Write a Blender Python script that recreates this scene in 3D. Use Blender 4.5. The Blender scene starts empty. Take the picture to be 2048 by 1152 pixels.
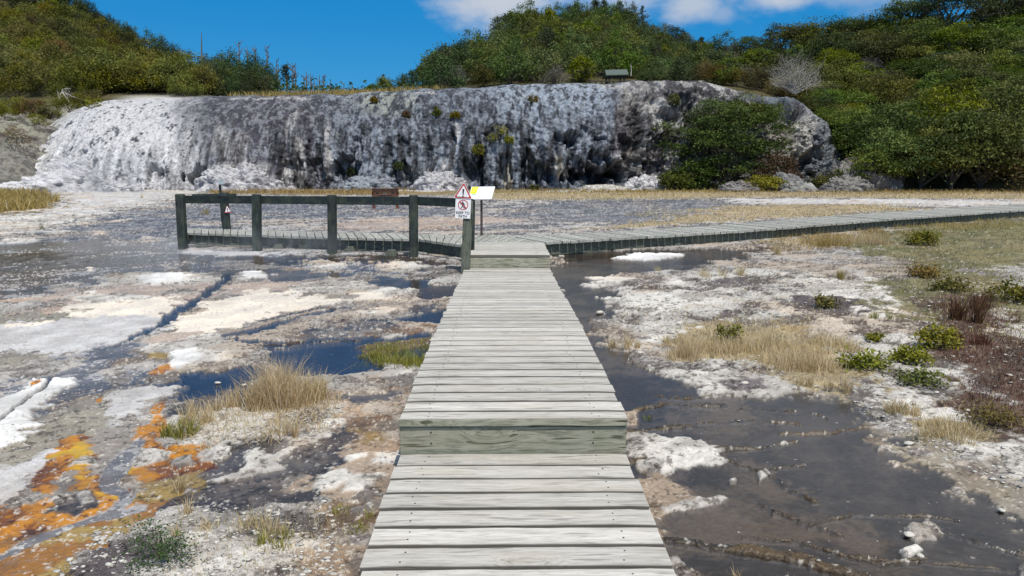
import bpy, math, random
import numpy as np
R = math.radians
random.seed(7)
rng = np.random.default_rng(11)
SC = bpy.context.scene
COL = SC.collection

# ------------------------------------------------------------------ camera
CAMZ = 1.6
PITCH = math.atan(248 / 1480); YAW = R(0.62); FPX = 1480.0
cam = bpy.data.cameras.new('camera'); camo = bpy.data.objects.new('camera', cam); COL.objects.link(camo)
camo.location = (0, 0, CAMZ); camo.rotation_euler = (math.pi / 2 - PITCH, 0, -YAW)
cam.sensor_width = 36; cam.lens = FPX / 2048 * 36; cam.clip_start = 0.05; cam.clip_end = 6000
SC.camera = camo

# ------------------------------------------------------------------ sun, sky, exposure
SUN_EL = R(60); SUN_AZ = R(160)          # clockwise from +Y
sun = bpy.data.lights.new('sun', 'SUN'); suno = bpy.data.objects.new('sun', sun); COL.objects.link(suno)
sun.energy = 3.6; sun.angle = R(0.5); sun.color = (1, 0.95, 0.86)
suno.rotation_euler = (math.pi / 2 - SUN_EL, 0, math.pi - SUN_AZ)
SC.view_settings.view_transform = 'Standard'; SC.view_settings.look = 'None'
SC.view_settings.exposure = 0.12; SC.view_settings.gamma = 1

def nodes_of(nt):
    N = nt.nodes; L = nt.links
    def node(t, **kw):
        n = N.new(t)
        for k, v in kw.items():
            if k.startswith('i_'):
                n.inputs[k[2:].replace('_', ' ')].default_value = v
            else: setattr(n, k, v)
        return n
    def link(a, b): L.new(a, b)
    return node, link

class G:
    """small helper to write node graphs as expressions"""
    def __init__(s, nt):
        s.nt = nt; s.N = nt.nodes; s.L = nt.links
    def n(s, t, **kw):
        n = s.N.new(t)
        for k, v in kw.items(): setattr(n, k, v)
        return n
    def put(s, sock, v):
        if isinstance(v, bpy.types.NodeSocket): s.L.new(v, sock)
        elif v is not None: sock.default_value = v
    def math(s, op, a, b=None, c=None, clamp=False):
        n = s.n('ShaderNodeMath', operation=op, use_clamp=clamp)
        s.put(n.inputs[0], a); s.put(n.inputs[1], b)
        if c is not None: s.put(n.inputs[2], c)
        return n.outputs[0]
    def vmath(s, op, a, b=None, scale=None):
        n = s.n('ShaderNodeVectorMath', operation=op)
        s.put(n.inputs[0], a); s.put(n.inputs[1], b)
        if scale is not None: s.put(n.inputs['Scale'], scale)
        return n.outputs[1] if op in ('LENGTH', 'DISTANCE', 'DOT_PRODUCT') else n.outputs[0]
    def mix(s, f, a, b, blend='MIX'):
        n = s.n('ShaderNodeMix', data_type='RGBA', blend_type=blend)
        s.put(n.inputs[0], f); s.put(n.inputs[6], a); s.put(n.inputs[7], b)
        return n.outputs[2]
    def noise(s, vec, scale, detail=4, rough=0.6, dist=0.0, out=0):
        n = s.n('ShaderNodeTexNoise'); s.put(n.inputs['Vector'], vec)
        n.inputs['Scale'].default_value = scale; n.inputs['Detail'].default_value = detail
        n.inputs['Roughness'].default_value = rough; n.inputs['Distortion'].default_value = dist
        return n.outputs[out]
    def vor(s, vec, scale, feature='F1', out=0):
        n = s.n('ShaderNodeTexVoronoi', feature=feature); s.put(n.inputs['Vector'], vec)
        n.inputs['Scale'].default_value = scale
        return n.outputs[out]
    def ramp(s, v, lo, hi, to0=0.0, to1=1.0, smooth=True):
        n = s.n('ShaderNodeMapRange', interpolation_type='SMOOTHSTEP' if smooth else 'LINEAR')
        s.put(n.inputs[0], v); s.put(n.inputs[1], lo); s.put(n.inputs[2], hi); s.put(n.inputs[3], to0); s.put(n.inputs[4], to1)
        return n.outputs[0]
    def attr(s, name, out=0):
        n = s.n('ShaderNodeAttribute', attribute_name=name)
        return n.outputs[out]
    def sep(s, v):
        n = s.n('ShaderNodeSeparateXYZ'); s.put(n.inputs[0], v); return n.outputs
    def comb(s, x, y, z):
        n = s.n('ShaderNodeCombineXYZ'); s.put(n.inputs[0], x); s.put(n.inputs[1], y); s.put(n.inputs[2], z); return n.outputs[0]
    def scale(s, v, t):
        return s.vmath('MULTIPLY', v, t)
    def bump(s, h, strength=0.5, dist=0.02):
        n = s.n('ShaderNodeBump'); s.put(n.inputs['Height'], h)
        n.inputs['Strength'].default_value = strength; n.inputs['Distance'].default_value = dist
        return n.outputs[0]

wd = bpy.data.worlds.new("World"); SC.world = wd; wd.use_nodes = True
g = G(wd.node_tree); g.N.clear()
sky = g.n('ShaderNodeTexSky', sky_type='NISHITA', sun_disc=False)
sky.sun_elevation = SUN_EL; sky.sun_rotation = SUN_AZ; sky.altitude = 0
sky.air_density = 1.0; sky.dust_density = 0.0; sky.ozone_density = 4.0
tc = g.n('ShaderNodeTexCoord'); dv = tc.outputs['Generated']
hs = g.n('ShaderNodeHueSaturation'); hs.inputs['Saturation'].default_value = 1.3; hs.inputs['Hue'].default_value = 0.487
g.put(hs.inputs['Color'], sky.outputs[0])
skyc = g.mix(1.0, hs.outputs[0], (0.40, 0.62, 0.95, 1), 'MULTIPLY')
skyc = g.mix(g.ramp(g.n('ShaderNodeTexCoord').outputs['Generated'] if 0 else g.sep(dv)[2], 0.0, 0.6, 0.85, 0.45), skyc, (0.04, 2.05, 4.9, 1))
skyc = g.mix(g.ramp(g.sep(dv)[2], 0.20, 0.0, 0, 0.42), skyc, (1.1, 3.9, 6.3, 1))
sx, sy, sz = g.sep(dv)
skyc = g.mix(g.ramp(sz, 0.36, 0.62), skyc, (2.3, 3.0, 3.9, 1))
az = g.math('ARCTAN2', sx, sy)                                  # radians right of +Y
el = g.math('ARCSINE', sz)
def pxaz(px): return math.atan((px - 1008) / 1480)
def pyel(py): return math.atan((328 - py) * 0.972 / 1480)
wn = g.noise(dv, 9, 5, 0.55)
wn2 = g.noise(g.scale(dv, (1, 1, 2.2)), 22, 4, 0.6)
wob = g.math('ADD', g.math('MULTIPLY', g.math('SUBTRACT', wn, 0.5), 1.9), g.math('MULTIPLY', g.math('SUBTRACT', wn2, 0.5), 1.1))
cl = None
for cx, cy, rx, ry, a in [(1010, 10, 130, 62, 1), (1110, -40, 240, 70, 1), (1372, 26, 55, 26, .85), (1425, 44, 26, 16, .45),
                          (1530, 22, 62, 24, .95), (1470, -30, 190, 52, .9), (1725, 10, 75, 34, .6), (1640, -30, 200, 55, .8)]:
    dx = g.math('DIVIDE', g.math('SUBTRACT', az, pxaz(cx)), rx * 1.2 / 1480)
    dy = g.math('DIVIDE', g.math('SUBTRACT', el, pyel(cy)), ry * 1.25 / 1480)
    r = g.math('SQRT', g.math('ADD', g.math('MULTIPLY', dx, dx), g.math('MULTIPLY', dy, dy)))
    m = g.ramp(g.math('ADD', r, wob), 1.35, 0.15, 0, a * .92)
    cl = m if cl is None else g.math('MAXIMUM', cl, m)
over = g.math('MULTIPLY', g.ramp(g.math('ADD', g.noise(dv, 3.0, 5, 0.6), g.math('MULTIPLY', az, 0.34)), 0.44, 0.60), g.ramp(el, 0.215, 0.30, 0, 0.85))
cl = g.math('MAXIMUM', cl, over)
cc = g.mix(wn, (3.6, 4.1, 4.9, 1), (6.2, 6.3, 6.6, 1))
skym = g.mix(cl, skyc, cc)
bg = g.n('ShaderNodeBackground'); g.put(bg.inputs[0], skym); bg.inputs[1].default_value = 0.11
wo = g.n('ShaderNodeOutputWorld'); g.L.new(bg.outputs[0], wo.inputs[0])

# ------------------------------------------------------------------ survey helpers (pixel of the 2048x1152 photo <-> place)
cp, sp, cy_, sy_ = math.cos(PITCH), math.sin(PITCH), math.cos(YAW), math.sin(YAW)
RIGHT = np.array([cy_, -sy_, 0.]); FWD = np.array([sy_ * cp, cy_ * cp, -sp]); UP = np.cross(RIGHT, FWD)
CAM = np.array([0, 0, CAMZ])
def proj(P):
    d = np.asarray(P, float) - CAM; w = d @ FWD
    w = np.where(w < 0.05, 0.05, w)
    return 1024 + FPX * (d @ RIGHT) / w, 576 - FPX * (d @ UP) / w
def ray(px, py):
    return FWD + (px - 1024) / FPX * RIGHT - (py - 576) / FPX * UP
def sst(a, b, x):
    t = np.clip((x - a) / (b - a), 0, 1); return t * t * (3 - 2 * t)
def base_z(x, y):
    return -0.20 + 0.20 * sst(2.5, 14, np.asarray(y, float))
def gpt(px, py, dz=0.0):
    d = ray(px, py); z = 0.0
    for _ in range(12):
        t = (z + dz - CAMZ) / d[2]; p = CAM + d * t; z = float(base_z(p[0], p[1]))
    return np.array([p[0], p[1], z + dz])
def zpt(px, py, z):
    d = ray(px, py); return CAM + d * ((z - CAMZ) / d[2])
def ypt(px, py, Y):
    d = ray(px, py); return CAM + d * (Y / d[1])

# ------------------------------------------------------------------ numpy noise
def _h(ix, iy, iz, seed):
    h = (ix.astype(np.uint32) * np.uint32(374761393) + iy.astype(np.uint32) * np.uint32(668265263)
         + iz.astype(np.uint32) * np.uint32(2147483647 - 61) + np.uint32(seed * 974711 & 0xffffffff))
    h = (h ^ (h >> np.uint32(13))) * np.uint32(1274126177); h ^= h >> np.uint32(16)
    h = h * np.uint32(2246822519); h ^= h >> np.uint32(13)
    return (h & np.uint32(0xffffff)).astype(np.float32) / np.float32(0xffffff) * 2 - 1
def vnoise(x, y, z=None, seed=0):
    x = np.asarray(x, np.float32); y = np.asarray(y, np.float32)
    x0 = np.floor(x); y0 = np.floor(y); fx = x - x0; fy = y - y0
    ux = fx * fx * (3 - 2 * fx); uy = fy * fy * (3 - 2 * fy)
    xi = x0.astype(np.int64) & 0xffffffff; yi = y0.astype(np.int64) & 0xffffffff
    xj = (xi + 1) & 0xffffffff; yj = (yi + 1) & 0xffffffff
    def lay(zi):
        a = _h(xi, yi, zi, seed); b = _h(xj, yi, zi, seed); c = _h(xi, yj, zi, seed); d = _h(xj, yj, zi, seed)
        return (a * (1 - ux) + b * ux) * (1 - uy) + (c * (1 - ux) + d * ux) * uy
    if z is None: return lay(np.zeros_like(xi))
    z = np.asarray(z, np.float32); z0 = np.floor(z); fz = z - z0; uz = fz * fz * (3 - 2 * fz)
    zi = z0.astype(np.int64) & 0xffffffff
    return lay(zi) * (1 - uz) + lay((zi + 1) & 0xffffffff) * uz
def fbm(x, y, f=1.0, o=4, seed=0, g=0.55, z=None):
    s = 0; a = 1; t = 0
    for i in range(o):
        c, q = math.cos(i * 1.1), math.sin(i * 1.1)
        s = s + a * vnoise((x * c - y * q) * f + 17.3 * i, (x * q + y * c) * f + 5.1 * i, None if z is None else z * f, seed + i); t += a; a *= g; f *= 2.03
    return s / t * 1.4
def billow(x, y, f=1.0, o=3, seed=0, g=0.5):
    s = 0; a = 1; t = 0
    for i in range(o):
        c, q = math.cos(i * 1.3 + .4), math.sin(i * 1.3 + .4)
        s = s + a * np.abs(vnoise((x * c - y * q) * f, (x * q + y * c) * f, None, seed + i)); t += a; a *= g; f *= 2.1
    return s / t

# ------------------------------------------------------------------ mesh helpers
def tag(o, label=None, cat=None, group=None, kind=None):
    if label: o['label'] = label
    if cat: o['category'] = cat
    if group: o['group'] = group
    if kind: o['kind'] = kind
    return o
def empty(name, loc, label=None, cat=None, group=None):
    o = bpy.data.objects.new(name, None); o.location = [float(v) for v in loc]; o.empty_display_size = 0.1
    COL.objects.link(o); return tag(o, label, cat, group)
def mk(name, V, F, mat, parent=None, smooth=False, col=None, cols=None, fv=None):
    """V (n,3) world coords; children are stored relative to their parent's location"""
    V = np.asarray(V, np.float32).reshape(-1, 3)
    if parent is not None:
        p = parent; off = np.zeros(3)
        while p is not None: off += np.array(p.location); p = p.parent
        V = V - off.astype(np.float32)
    me = bpy.data.meshes.new(name)
    if isinstance(F, np.ndarray):
        k = F.shape[1]; n = len(F)
        me.vertices.add(len(V)); me.vertices.foreach_set('co', V.ravel())
        me.loops.add(n * k); me.loops.foreach_set('vertex_index', F.astype(np.int32).ravel())
        me.polygons.add(n); me.polygons.foreach_set('loop_start', np.arange(0, n * k, k, dtype=np.int32))
        me.polygons.foreach_set('loop_total', np.full(n, k, np.int32))
        me.update(calc_edges=True)
    else:
        me.from_pydata([tuple(map(float, v)) for v in V], [], F)
    for nm, arr in (cols or {}).items():
        arr = np.asarray(arr, np.float32)
        if arr.ndim == 1:
            a = me.attributes.new(nm, 'FLOAT', 'POINT'); a.data.foreach_set('value', arr)
        else:
            a = me.attributes.new(nm, 'FLOAT_COLOR', 'POINT')
            if arr.shape[1] == 3: arr = np.hstack([arr, np.ones((len(arr), 1), np.float32)])
            a.data.foreach_set('color', arr.ravel())
    if smooth: me.polygons.foreach_set('use_smooth', np.ones(len(me.polygons), bool))
    me.materials.append(mat); me.update()
    o = bpy.data.objects.new(name, me); COL.objects.link(o)
    if parent is not None: o.parent = parent
    return o
def dup(root, loc=None, rotz=None, scale=None, label=None, group=None, parent=None):
    c = root.copy(); COL.objects.link(c); c.parent = parent
    if loc is not None: c.location = [float(v) for v in loc]
    if rotz is not None: c.rotation_euler = (0, 0, rotz)
    if scale is not None: c.scale = scale
    if label: c['label'] = label
    if group: c['group'] = group
    for ch in root.children: dup(ch, parent=c)
    return c
class MB:
    """collects boxes, tubes and plates into one mesh"""
    def __init__(s): s.V = []; s.F = []; s.r = []; s.g = []
    def add(s, V, F, r=0.0, gr=None):
        s.g += list(gr) if gr is not None else [0.0] * len(V); k = len(s.V); s.V += [tuple(v) for v in V]; s.F += [tuple(i + k for i in f) for f in F]; s.r += [r] * len(V)
    def hexa(s, P, r=0.0):          # 8 corners: 4 bottom (ccw), 4 top
        s.add(P, [(0, 3, 2, 1), (4, 5, 6, 7), (0, 1, 5, 4), (1, 2, 6, 5), (2, 3, 7, 6), (3, 0, 4, 7)], r)
    def box(s, a, b, r=0.0):
        x0, y0, z0 = a; x1, y1, z1 = b
        s.hexa([(x0, y0, z0), (x1, y0, z0), (x1, y1, z0), (x0, y1, z0), (x0, y0, z1), (x1, y0, z1), (x1, y1, z1), (x0, y1, z1)], r)
    def beam(s, p, q, w, h, up=(0, 0, 1), r=0.0, bev=0.0):
        p = np.array(p, float); q = np.array(q, float); d = q - p; d /= np.linalg.norm(d)
        u = np.array(up, float); sd = np.cross(d, u); sd /= np.linalg.norm(sd); u = np.cross(sd, d)
        if bev <= 0:
            C = [p - sd * w / 2 - u * h / 2, p + sd * w / 2 - u * h / 2, p + sd * w / 2 + u * h / 2, p - sd * w / 2 + u * h / 2]
            s.hexa(C + [c + (q - p) for c in C], r); return
        pts = []
        for sx, sy, a, b in [(-1, -1, 1, 0), (-1, -1, 0, 1)]: pass
        prof = [(-w/2+bev, -h/2), (w/2-bev, -h/2), (w/2, -h/2+bev), (w/2, h/2-bev), (w/2-bev, h/2), (-w/2+bev, h/2), (-w/2, h/2-bev), (-w/2, -h/2+bev)]
        A = [p + sd * x + u * y for x, y in prof]; B = [q + sd * x + u * y for x, y in prof]
        # small chamfer at both ends
        A0 = [p + sd * x * (1 - 2 * bev / w) + u * y * (1 - 2 * bev / h) - d * 0 for x, y in prof]
        B0 = [q + sd * x * (1 - 2 * bev / w) + u * y * (1 - 2 * bev / h) for x, y in prof]
        A = [a + d * bev for a in A]; B = [b - d * bev for b in B]
        V = A0 + A + B + B0; F = [tuple(range(7, -1, -1)), tuple(range(24, 32))]
        for k in range(3):
            for i in range(8):
                j = (i + 1) % 8; F.append((k * 8 + i, k * 8 + j, k * 8 + 8 + j, k * 8 + 8 + i))
        s.add(V, F, r)
    def tube(s, pts, rad, n=6, r=0.0, cap=True):
        pts = [np.array(p, float) for p in pts]; m = len(pts)
        rad = rad if hasattr(rad, '__len__') else [rad] * m
        V = []; ref = np.array([0.31, 0.95, 0.1])
        for i, p in enumerate(pts):
            d = pts[min(i + 1, m - 1)] - pts[max(i - 1, 0)]; d /= (np.linalg.norm(d) + 1e-9)
            a = np.cross(d, ref); a /= (np.linalg.norm(a) + 1e-9); b = np.cross(d, a)
            for k in range(n):
                t = 2 * math.pi * k / n; V.append(p + (a * math.cos(t) + b * math.sin(t)) * rad[i])
        F = []
        for i in range(m - 1):
            for k in range(n):
                j = (k + 1) % n; F.append((i * n + k, (i + 1) * n + k, (i + 1) * n + j, i * n + j))
        if cap: F.append(tuple(range(n))); F.append(tuple((m - 1) * n + k for k in range(n - 1, -1, -1)))
        s.add(V, F, r)
    def plate(s, pts2, o, ax, ay, th, r=0.0):   # extruded 2-D outline
        o = np.array(o, float); ax = np.array(ax, float); ay = np.array(ay, float); nz = np.cross(ax, ay); nz /= np.linalg.norm(nz)
        n = len(pts2); A = [o + ax * x + ay * y for x, y in pts2]; B = [a + nz * th for a in A]
        F = [tuple(range(n - 1, -1, -1)), tuple(range(n, 2 * n))] + [(i, (i + 1) % n, n + (i + 1) % n, n + i) for i in range(n)]
        s.add(A + B, F, r)
    def ring(s, c, r0, r1, o, ax, ay, th, n=28, r=0.0):
        o = np.array(o, float); ax = np.array(ax, float); ay = np.array(ay, float); nz = np.cross(ax, ay); nz /= np.linalg.norm(nz)
        V = []
        for i in range(n):
            t = 2 * math.pi * i / n
            for rr in (r0, r1):
                p = o + ax * (c[0] + rr * math.cos(t)) + ay * (c[1] + rr * math.sin(t)); V += [p, p + nz * th]
        F = []
        for i in range(n):
            a = 4 * i; b = 4 * ((i + 1) % n)
            F += [(a + 1, a + 3, b + 3, b + 1), (a + 2, a, b, b + 2), (a, a + 1, b + 1, b), (a + 3, a + 2, b + 2, b + 3)]
        s.add(V, F, r)
    def build(s, name, mat, parent=None, smooth=False):
        return mk(name, s.V, s.F, mat, parent, smooth, cols={'rnd': np.array(s.r, np.float32), 'grime': np.array(s.g, np.float32)})

# ------------------------------------------------------------------ materials
def newmat(name):
    m = bpy.data.materials.new(name); m.use_nodes = True; m.node_tree.nodes.clear()
    g = G(m.node_tree); out = g.n('ShaderNodeOutputMaterial'); return m, g, out
def bsdf(g, out, col, rough=0.6, normal=None, spec=0.5, metal=0.0):
    b = g.n('ShaderNodeBsdfPrincipled'); g.put(b.inputs['Base Color'], col); g.put(b.inputs['Roughness'], rough)
    b.inputs['Metallic'].default_value = metal
    g.put(b.inputs['Specular IOR Level'], spec)
    if normal is not None: g.put(b.inputs['Normal'], normal)
    g.L.new(b.outputs[0], out.inputs[0]); return b
def objco(g): return g.n('ShaderNodeTexCoord').outputs['Object']

def mat_wood(name, c0, c1, crack, axis=0, tint=None, rough=0.8, cs=1.0, alg=0.0, kc=1.0):
    """weathered timber, grain along axis; per-plank 'rnd' attribute shifts the figure and tone"""
    m, g, out = newmat(name); co = objco(g); rnd = g.attr('rnd', 2)
    sh = g.comb(g.math('MULTIPLY', rnd, 37.0), g.math('MULTIPLY', rnd, 91.0), g.math('MULTIPLY', rnd, 13.0))
    p = g.vmath('ADD', co, sh)
    st = [1.0, 1.0, 1.0]; st[axis] = 0.09
    # knots bend the grain
    ks = [2.6, 2.6, 2.6]; ks[axis] = 1.1
    kd = g.vor(g.scale(p, tuple(ks)), 1.0)
    kn = g.ramp(kd, 0.0, 0.24, 1.0, 0.0)
    wob = g.noise(g.scale(p, tuple(2.2 if i == axis else 7 for i in range(3))), 1.0, 2, 0.5)
    gr = g.vmath('ADD', g.scale(p, tuple(s for s in st)), g.comb(*[g.math('MULTIPLY', g.math('ADD', g.math('MULTIPLY', kn, 0.06), g.math('MULTIPLY', wob, 0.03)), 0.0 if i == axis else 1.0) for i in range(3)]))
    fine = g.noise(gr, 95 * cs, 4, 0.7)
    mid = g.noise(gr, 28 * cs, 3, 0.6)
    blot = g.noise(g.scale(p, tuple(1.2 if i == axis else 4 for i in range(3))), 1.0, 3, 0.6)
    col = g.mix(g.ramp(mid, 0.3, 0.7), c0, c1)
    col = g.mix(g.ramp(fine, 0.54, 0.38, 0, 0.62 * kc), col, crack)
    lines = g.ramp(g.noise(gr, 46 * cs, 2, 0.4), 0.39, 0.32, 0, 0.85 * kc)
    col = g.mix(lines, col, tuple(v * 0.6 for v in crack[:3]) + (1,))
    rings = g.math('MULTIPLY', g.ramp(g.math('SINE', g.math('MULTIPLY', kd, 130.0)), 0.2, 0.9), g.ramp(kd, 0.03, 0.17, 0.75, 0.0))
    col = g.mix(rings, col, crack)
    col = g.mix(g.ramp(blot, 0.42, 0.72, 0, 0.35), col, tint or c0)
    ton = g.math('ADD', 0.86, g.math('MULTIPLY', g.n('ShaderNodeTexWhiteNoise', noise_dimensions='1D').outputs[0], 0.0))
    wn_ = g.n('ShaderNodeTexWhiteNoise', noise_dimensions='1D'); g.put(wn_.inputs['W'], g.math('MULTIPLY', rnd, 71.7))
    ton = g.math('ADD', 0.82, g.math('MULTIPLY', wn_.outputs[0], 0.30))
    tc_ = g.comb(ton, ton, ton)
    col = g.mix(1.0, col, tc_, 'MULTIPLY')
    if alg > 0:
        an = g.noise(p, 5, 4, 0.65); col = g.mix(g.ramp(an, 0.45, 0.7, 0, alg), col, (0.16, 0.19, 0.11, 1))
    gm = g.attr('grime', 2); col = g.mix(g.math('MULTIPLY', gm, 0.9), col, (0.075, 0.070, 0.062, 1))
    h = g.math('ADD', g.math('MULTIPLY', fine, 0.6), g.math('MULTIPLY', lines, -0.8))
    bsdf(g, out, col, rough, g.bump(h, 0.6, 0.004), 0.2)
    return m
M = {}
M['deck'] = mat_wood('weathered_deck', (0.465, 0.445, 0.41, 1), (0.62, 0.605, 0.575, 1), (0.22, 0.21, 0.195, 1), 0, (0.52, 0.46, 0.38, 1), kc=.62)
M['deckend'] = mat_wood('deck_board_ends', (0.36, 0.36, 0.33, 1), (0.47, 0.47, 0.44, 1), (0.12, 0.12, 0.11, 1), 1, (0.30, 0.32, 0.27, 1))
M['riser'] = mat_wood('riser_board', (0.33, 0.335, 0.265, 1), (0.44, 0.43, 0.345, 1), (0.10, 0.11, 0.08, 1), 0, (0.40, 0.34, 0.22, 1), cs=0.8, alg=0.35)
M['post'] = mat_wood('dark_post', (0.024, 0.034, 0.038, 1), (0.048, 0.062, 0.062, 1), (0.012, 0.015, 0.017, 1), 2, (0.10, 0.13, 0.09, 1), alg=0.25)
M['rail'] = mat_wood('dark_rail', (0.016, 0.025, 0.030, 1), (0.030, 0.042, 0.045, 1), (0.012, 0.015, 0.017, 1), 0, (0.05, 0.07, 0.05, 1), alg=0.2)
M['signpost'] = mat_wood('sign_post_wood', (0.13, 0.14, 0.12, 1), (0.20, 0.21, 0.18, 1), (0.03, 0.03, 0.03, 1), 2, (0.10, 0.13, 0.09, 1), alg=0.3)
M['beam'] = mat_wood('under_beam', (0.10, 0.115, 0.105, 1), (0.17, 0.185, 0.165, 1), (0.02, 0.025, 0.02, 1), 0, (0.12, 0.15, 0.10, 1), alg=0.3)
M['brownwood'] = mat_wood('brown_board', (0.13, 0.060, 0.040, 1), (0.19, 0.09, 0.06, 1), (0.05, 0.02, 0.015, 1), 0, (0.16, 0.08, 0.05, 1))
def plain(name, c, rough=0.5, var=0.12, scale=30, metal=0.0, spec=0.5):
    m, g, out = newmat(name); n = g.noise(objco(g), scale, 4, 0.6)
    dk = tuple(v * (1 - var * 2) for v in c[:3]) + (1,)
    col = g.mix(g.ramp(n, 0.35, 0.75), c, dk)
    bsdf(g, out, col, rough, None, spec, metal); return m
M['nail'] = plain('nail_steel', (0.05, 0.045, 0.04, 1), 0.5)
M['white'] = plain('sign_white', (0.86, 0.86, 0.88, 1), 0.45, 0.04, 8)
M['red'] = plain('sign_red', (0.50, 0.03, 0.035, 1), 0.45, 0.1, 20)
M['black'] = plain('sign_black', (0.012, 0.012, 0.014, 1), 0.5)
M['yellow'] = plain('panel_yellow', (0.80, 0.82, 0.02, 1), 0.45, 0.05)
M['cyan'] = plain('panel_blue', (0.35, 0.62, 0.66, 1), 0.45, 0.05)
M['greyink'] = plain('panel_ink', (0.60, 0.56, 0.55, 1), 0.5)
M['metalbrown'] = plain('brown_steel', (0.075, 0.055, 0.055, 1), 0.5)
M['roofgreen'] = plain('roof_sheet', (0.085, 0.115, 0.10, 1), 0.5, 0.1, 4)
M['darkwood'] = plain('dark_timber', (0.035, 0.035, 0.03, 1), 0.8)
M['panelgrey'] = plain('panel_grey', (0.28, 0.33, 0.36, 1), 0.3, 0.3, 12)
M['deadwood'] = plain('bare_wood', (0.14, 0.145, 0.15, 1), 0.85, 0.25, 6)
M['deadwhite'] = plain('bleached_wood', (0.46, 0.43, 0.39, 1), 0.85, 0.2, 6)
M['bark'] = plain('bark', (0.09, 0.075, 0.06, 1), 0.9, 0.25, 9)

def mat_leaf(name, a, b, c, trans=0.25, hue=0.045):
    """leaf faces: 'tint' 0..1 picks between two greens, a third tone for odd sprays; each plant shifts a little"""
    m, g, out = newmat(name); t = g.attr('tint', 2); oi = g.n('ShaderNodeObjectInfo')
    col = g.mix(g.ramp(t, 0.1, 0.9, smooth=False), a, b)
    col = g.mix(g.ramp(t, 0.88, 1.0, 0, 0.8), col, c)
    h = g.n('ShaderNodeHueSaturation'); g.put(h.inputs['Color'], col)
    g.put(h.inputs['Hue'], g.math('ADD', 0.5 - hue, g.math('MULTIPLY', oi.outputs['Random'], hue * 1.6)))
    v = g.math('FRACT', g.math('MULTIPLY', oi.outputs['Random'], 7.13)) if hue > 0.021 else 0.58
    g.put(h.inputs['Value'], g.math('ADD', 0.52, g.math('MULTIPLY', v, 0.85)))
    if hue > 0.021: g.put(h.inputs['Saturation'], g.math('ADD', 0.80, g.math('MULTIPLY', g.math('FRACT', g.math('MULTIPLY', oi.outputs['Random'], 3.7)), 0.3)))
    d = g.n('ShaderNodeBsdfPrincipled'); g.put(d.inputs['Base Color'], h.outputs[0]); d.inputs['Roughness'].default_value = 0.6; d.inputs['Specular IOR Level'].default_value = 0.25
    tr = g.n('ShaderNodeBsdfTranslucent'); g.put(tr.inputs[0], h.outputs[0])
    mx = g.n('ShaderNodeMixShader'); mx.inputs[0].default_value = trans
    g.L.new(d.outputs[0], mx.inputs[1]); g.L.new(tr.outputs[0], mx.inputs[2]); g.L.new(mx.outputs[0], out.inputs[0])
    return m
M['olive'] = mat_leaf('leaf_olive', (0.066, 0.075, 0.010, 1), (0.198, 0.207, 0.022, 1), (0.185, 0.129, 0.040, 1), hue=0.035)
M['green'] = mat_leaf('leaf_green', (0.042, 0.073, 0.012, 1), (0.137, 0.186, 0.028, 1), (0.182, 0.162, 0.037, 1))
M['dark'] = mat_leaf('leaf_dark', (0.029, 0.051, 0.016, 1), (0.080, 0.119, 0.031, 1), (0.112, 0.119, 0.039, 1))
M['kanuka'] = mat_leaf('leaf_kanuka', (0.042, 0.071, 0.007, 1), (0.154, 0.201, 0.015, 1), (0.182, 0.146, 0.027, 1))
M['rustdark'] = mat_leaf('leaf_rust_dark', (0.05, 0.04, 0.012, 1), (0.12, 0.09, 0.02, 1), (0.15, 0.08, 0.03, 1))  # darkened rust leaf for undergrowth: shade between crowns put into the colour
M['darkolive'] = mat_leaf('leaf_dark_olive', (0.03, 0.04, 0.01, 1), (0.075, 0.085, 0.016, 1), (0.10, 0.08, 0.03, 1))  # olive leaf darkened the same way, painting in the shaded gaps
M['rust'] = mat_leaf('leaf_rust', (0.096, 0.075, 0.014, 1), (0.205, 0.150, 0.024, 1), (0.179, 0.082, 0.024, 1))
M['lime'] = mat_leaf('leaf_lime', (0.11, 0.12, 0.012, 1), (0.30, 0.30, 0.025, 1), (0.26, 0.18, 0.03, 1), hue=0.02)
M['redherb'] = mat_leaf('leaf_red', (0.085, 0.045, 0.028, 1), (0.19, 0.085, 0.05, 1), (0.20, 0.15, 0.05, 1), hue=0.02)
M['greyleaf'] = mat_leaf('leaf_grey', (0.10, 0.095, 0.08, 1), (0.20, 0.19, 0.16, 1), (0.26, 0.24, 0.2, 1))
M['straw'] = mat_leaf('dry_grass', (0.462, 0.357, 0.190, 1), (0.739, 0.629, 0.418, 1), (0.672, 0.595, 0.456, 1), 0.35, 0.008)
M['strawgold'] = mat_leaf('golden_grass', (0.244, 0.175, 0.061, 1), (0.465, 0.348, 0.124, 1), (0.553, 0.488, 0.351, 1), 0.35, 0.015)
M['sedge'] = mat_leaf('green_sedge', (0.140, 0.154, 0.026, 1), (0.378, 0.378, 0.078, 1), (0.504, 0.420, 0.156, 1), 0.3, 0.02)

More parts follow.
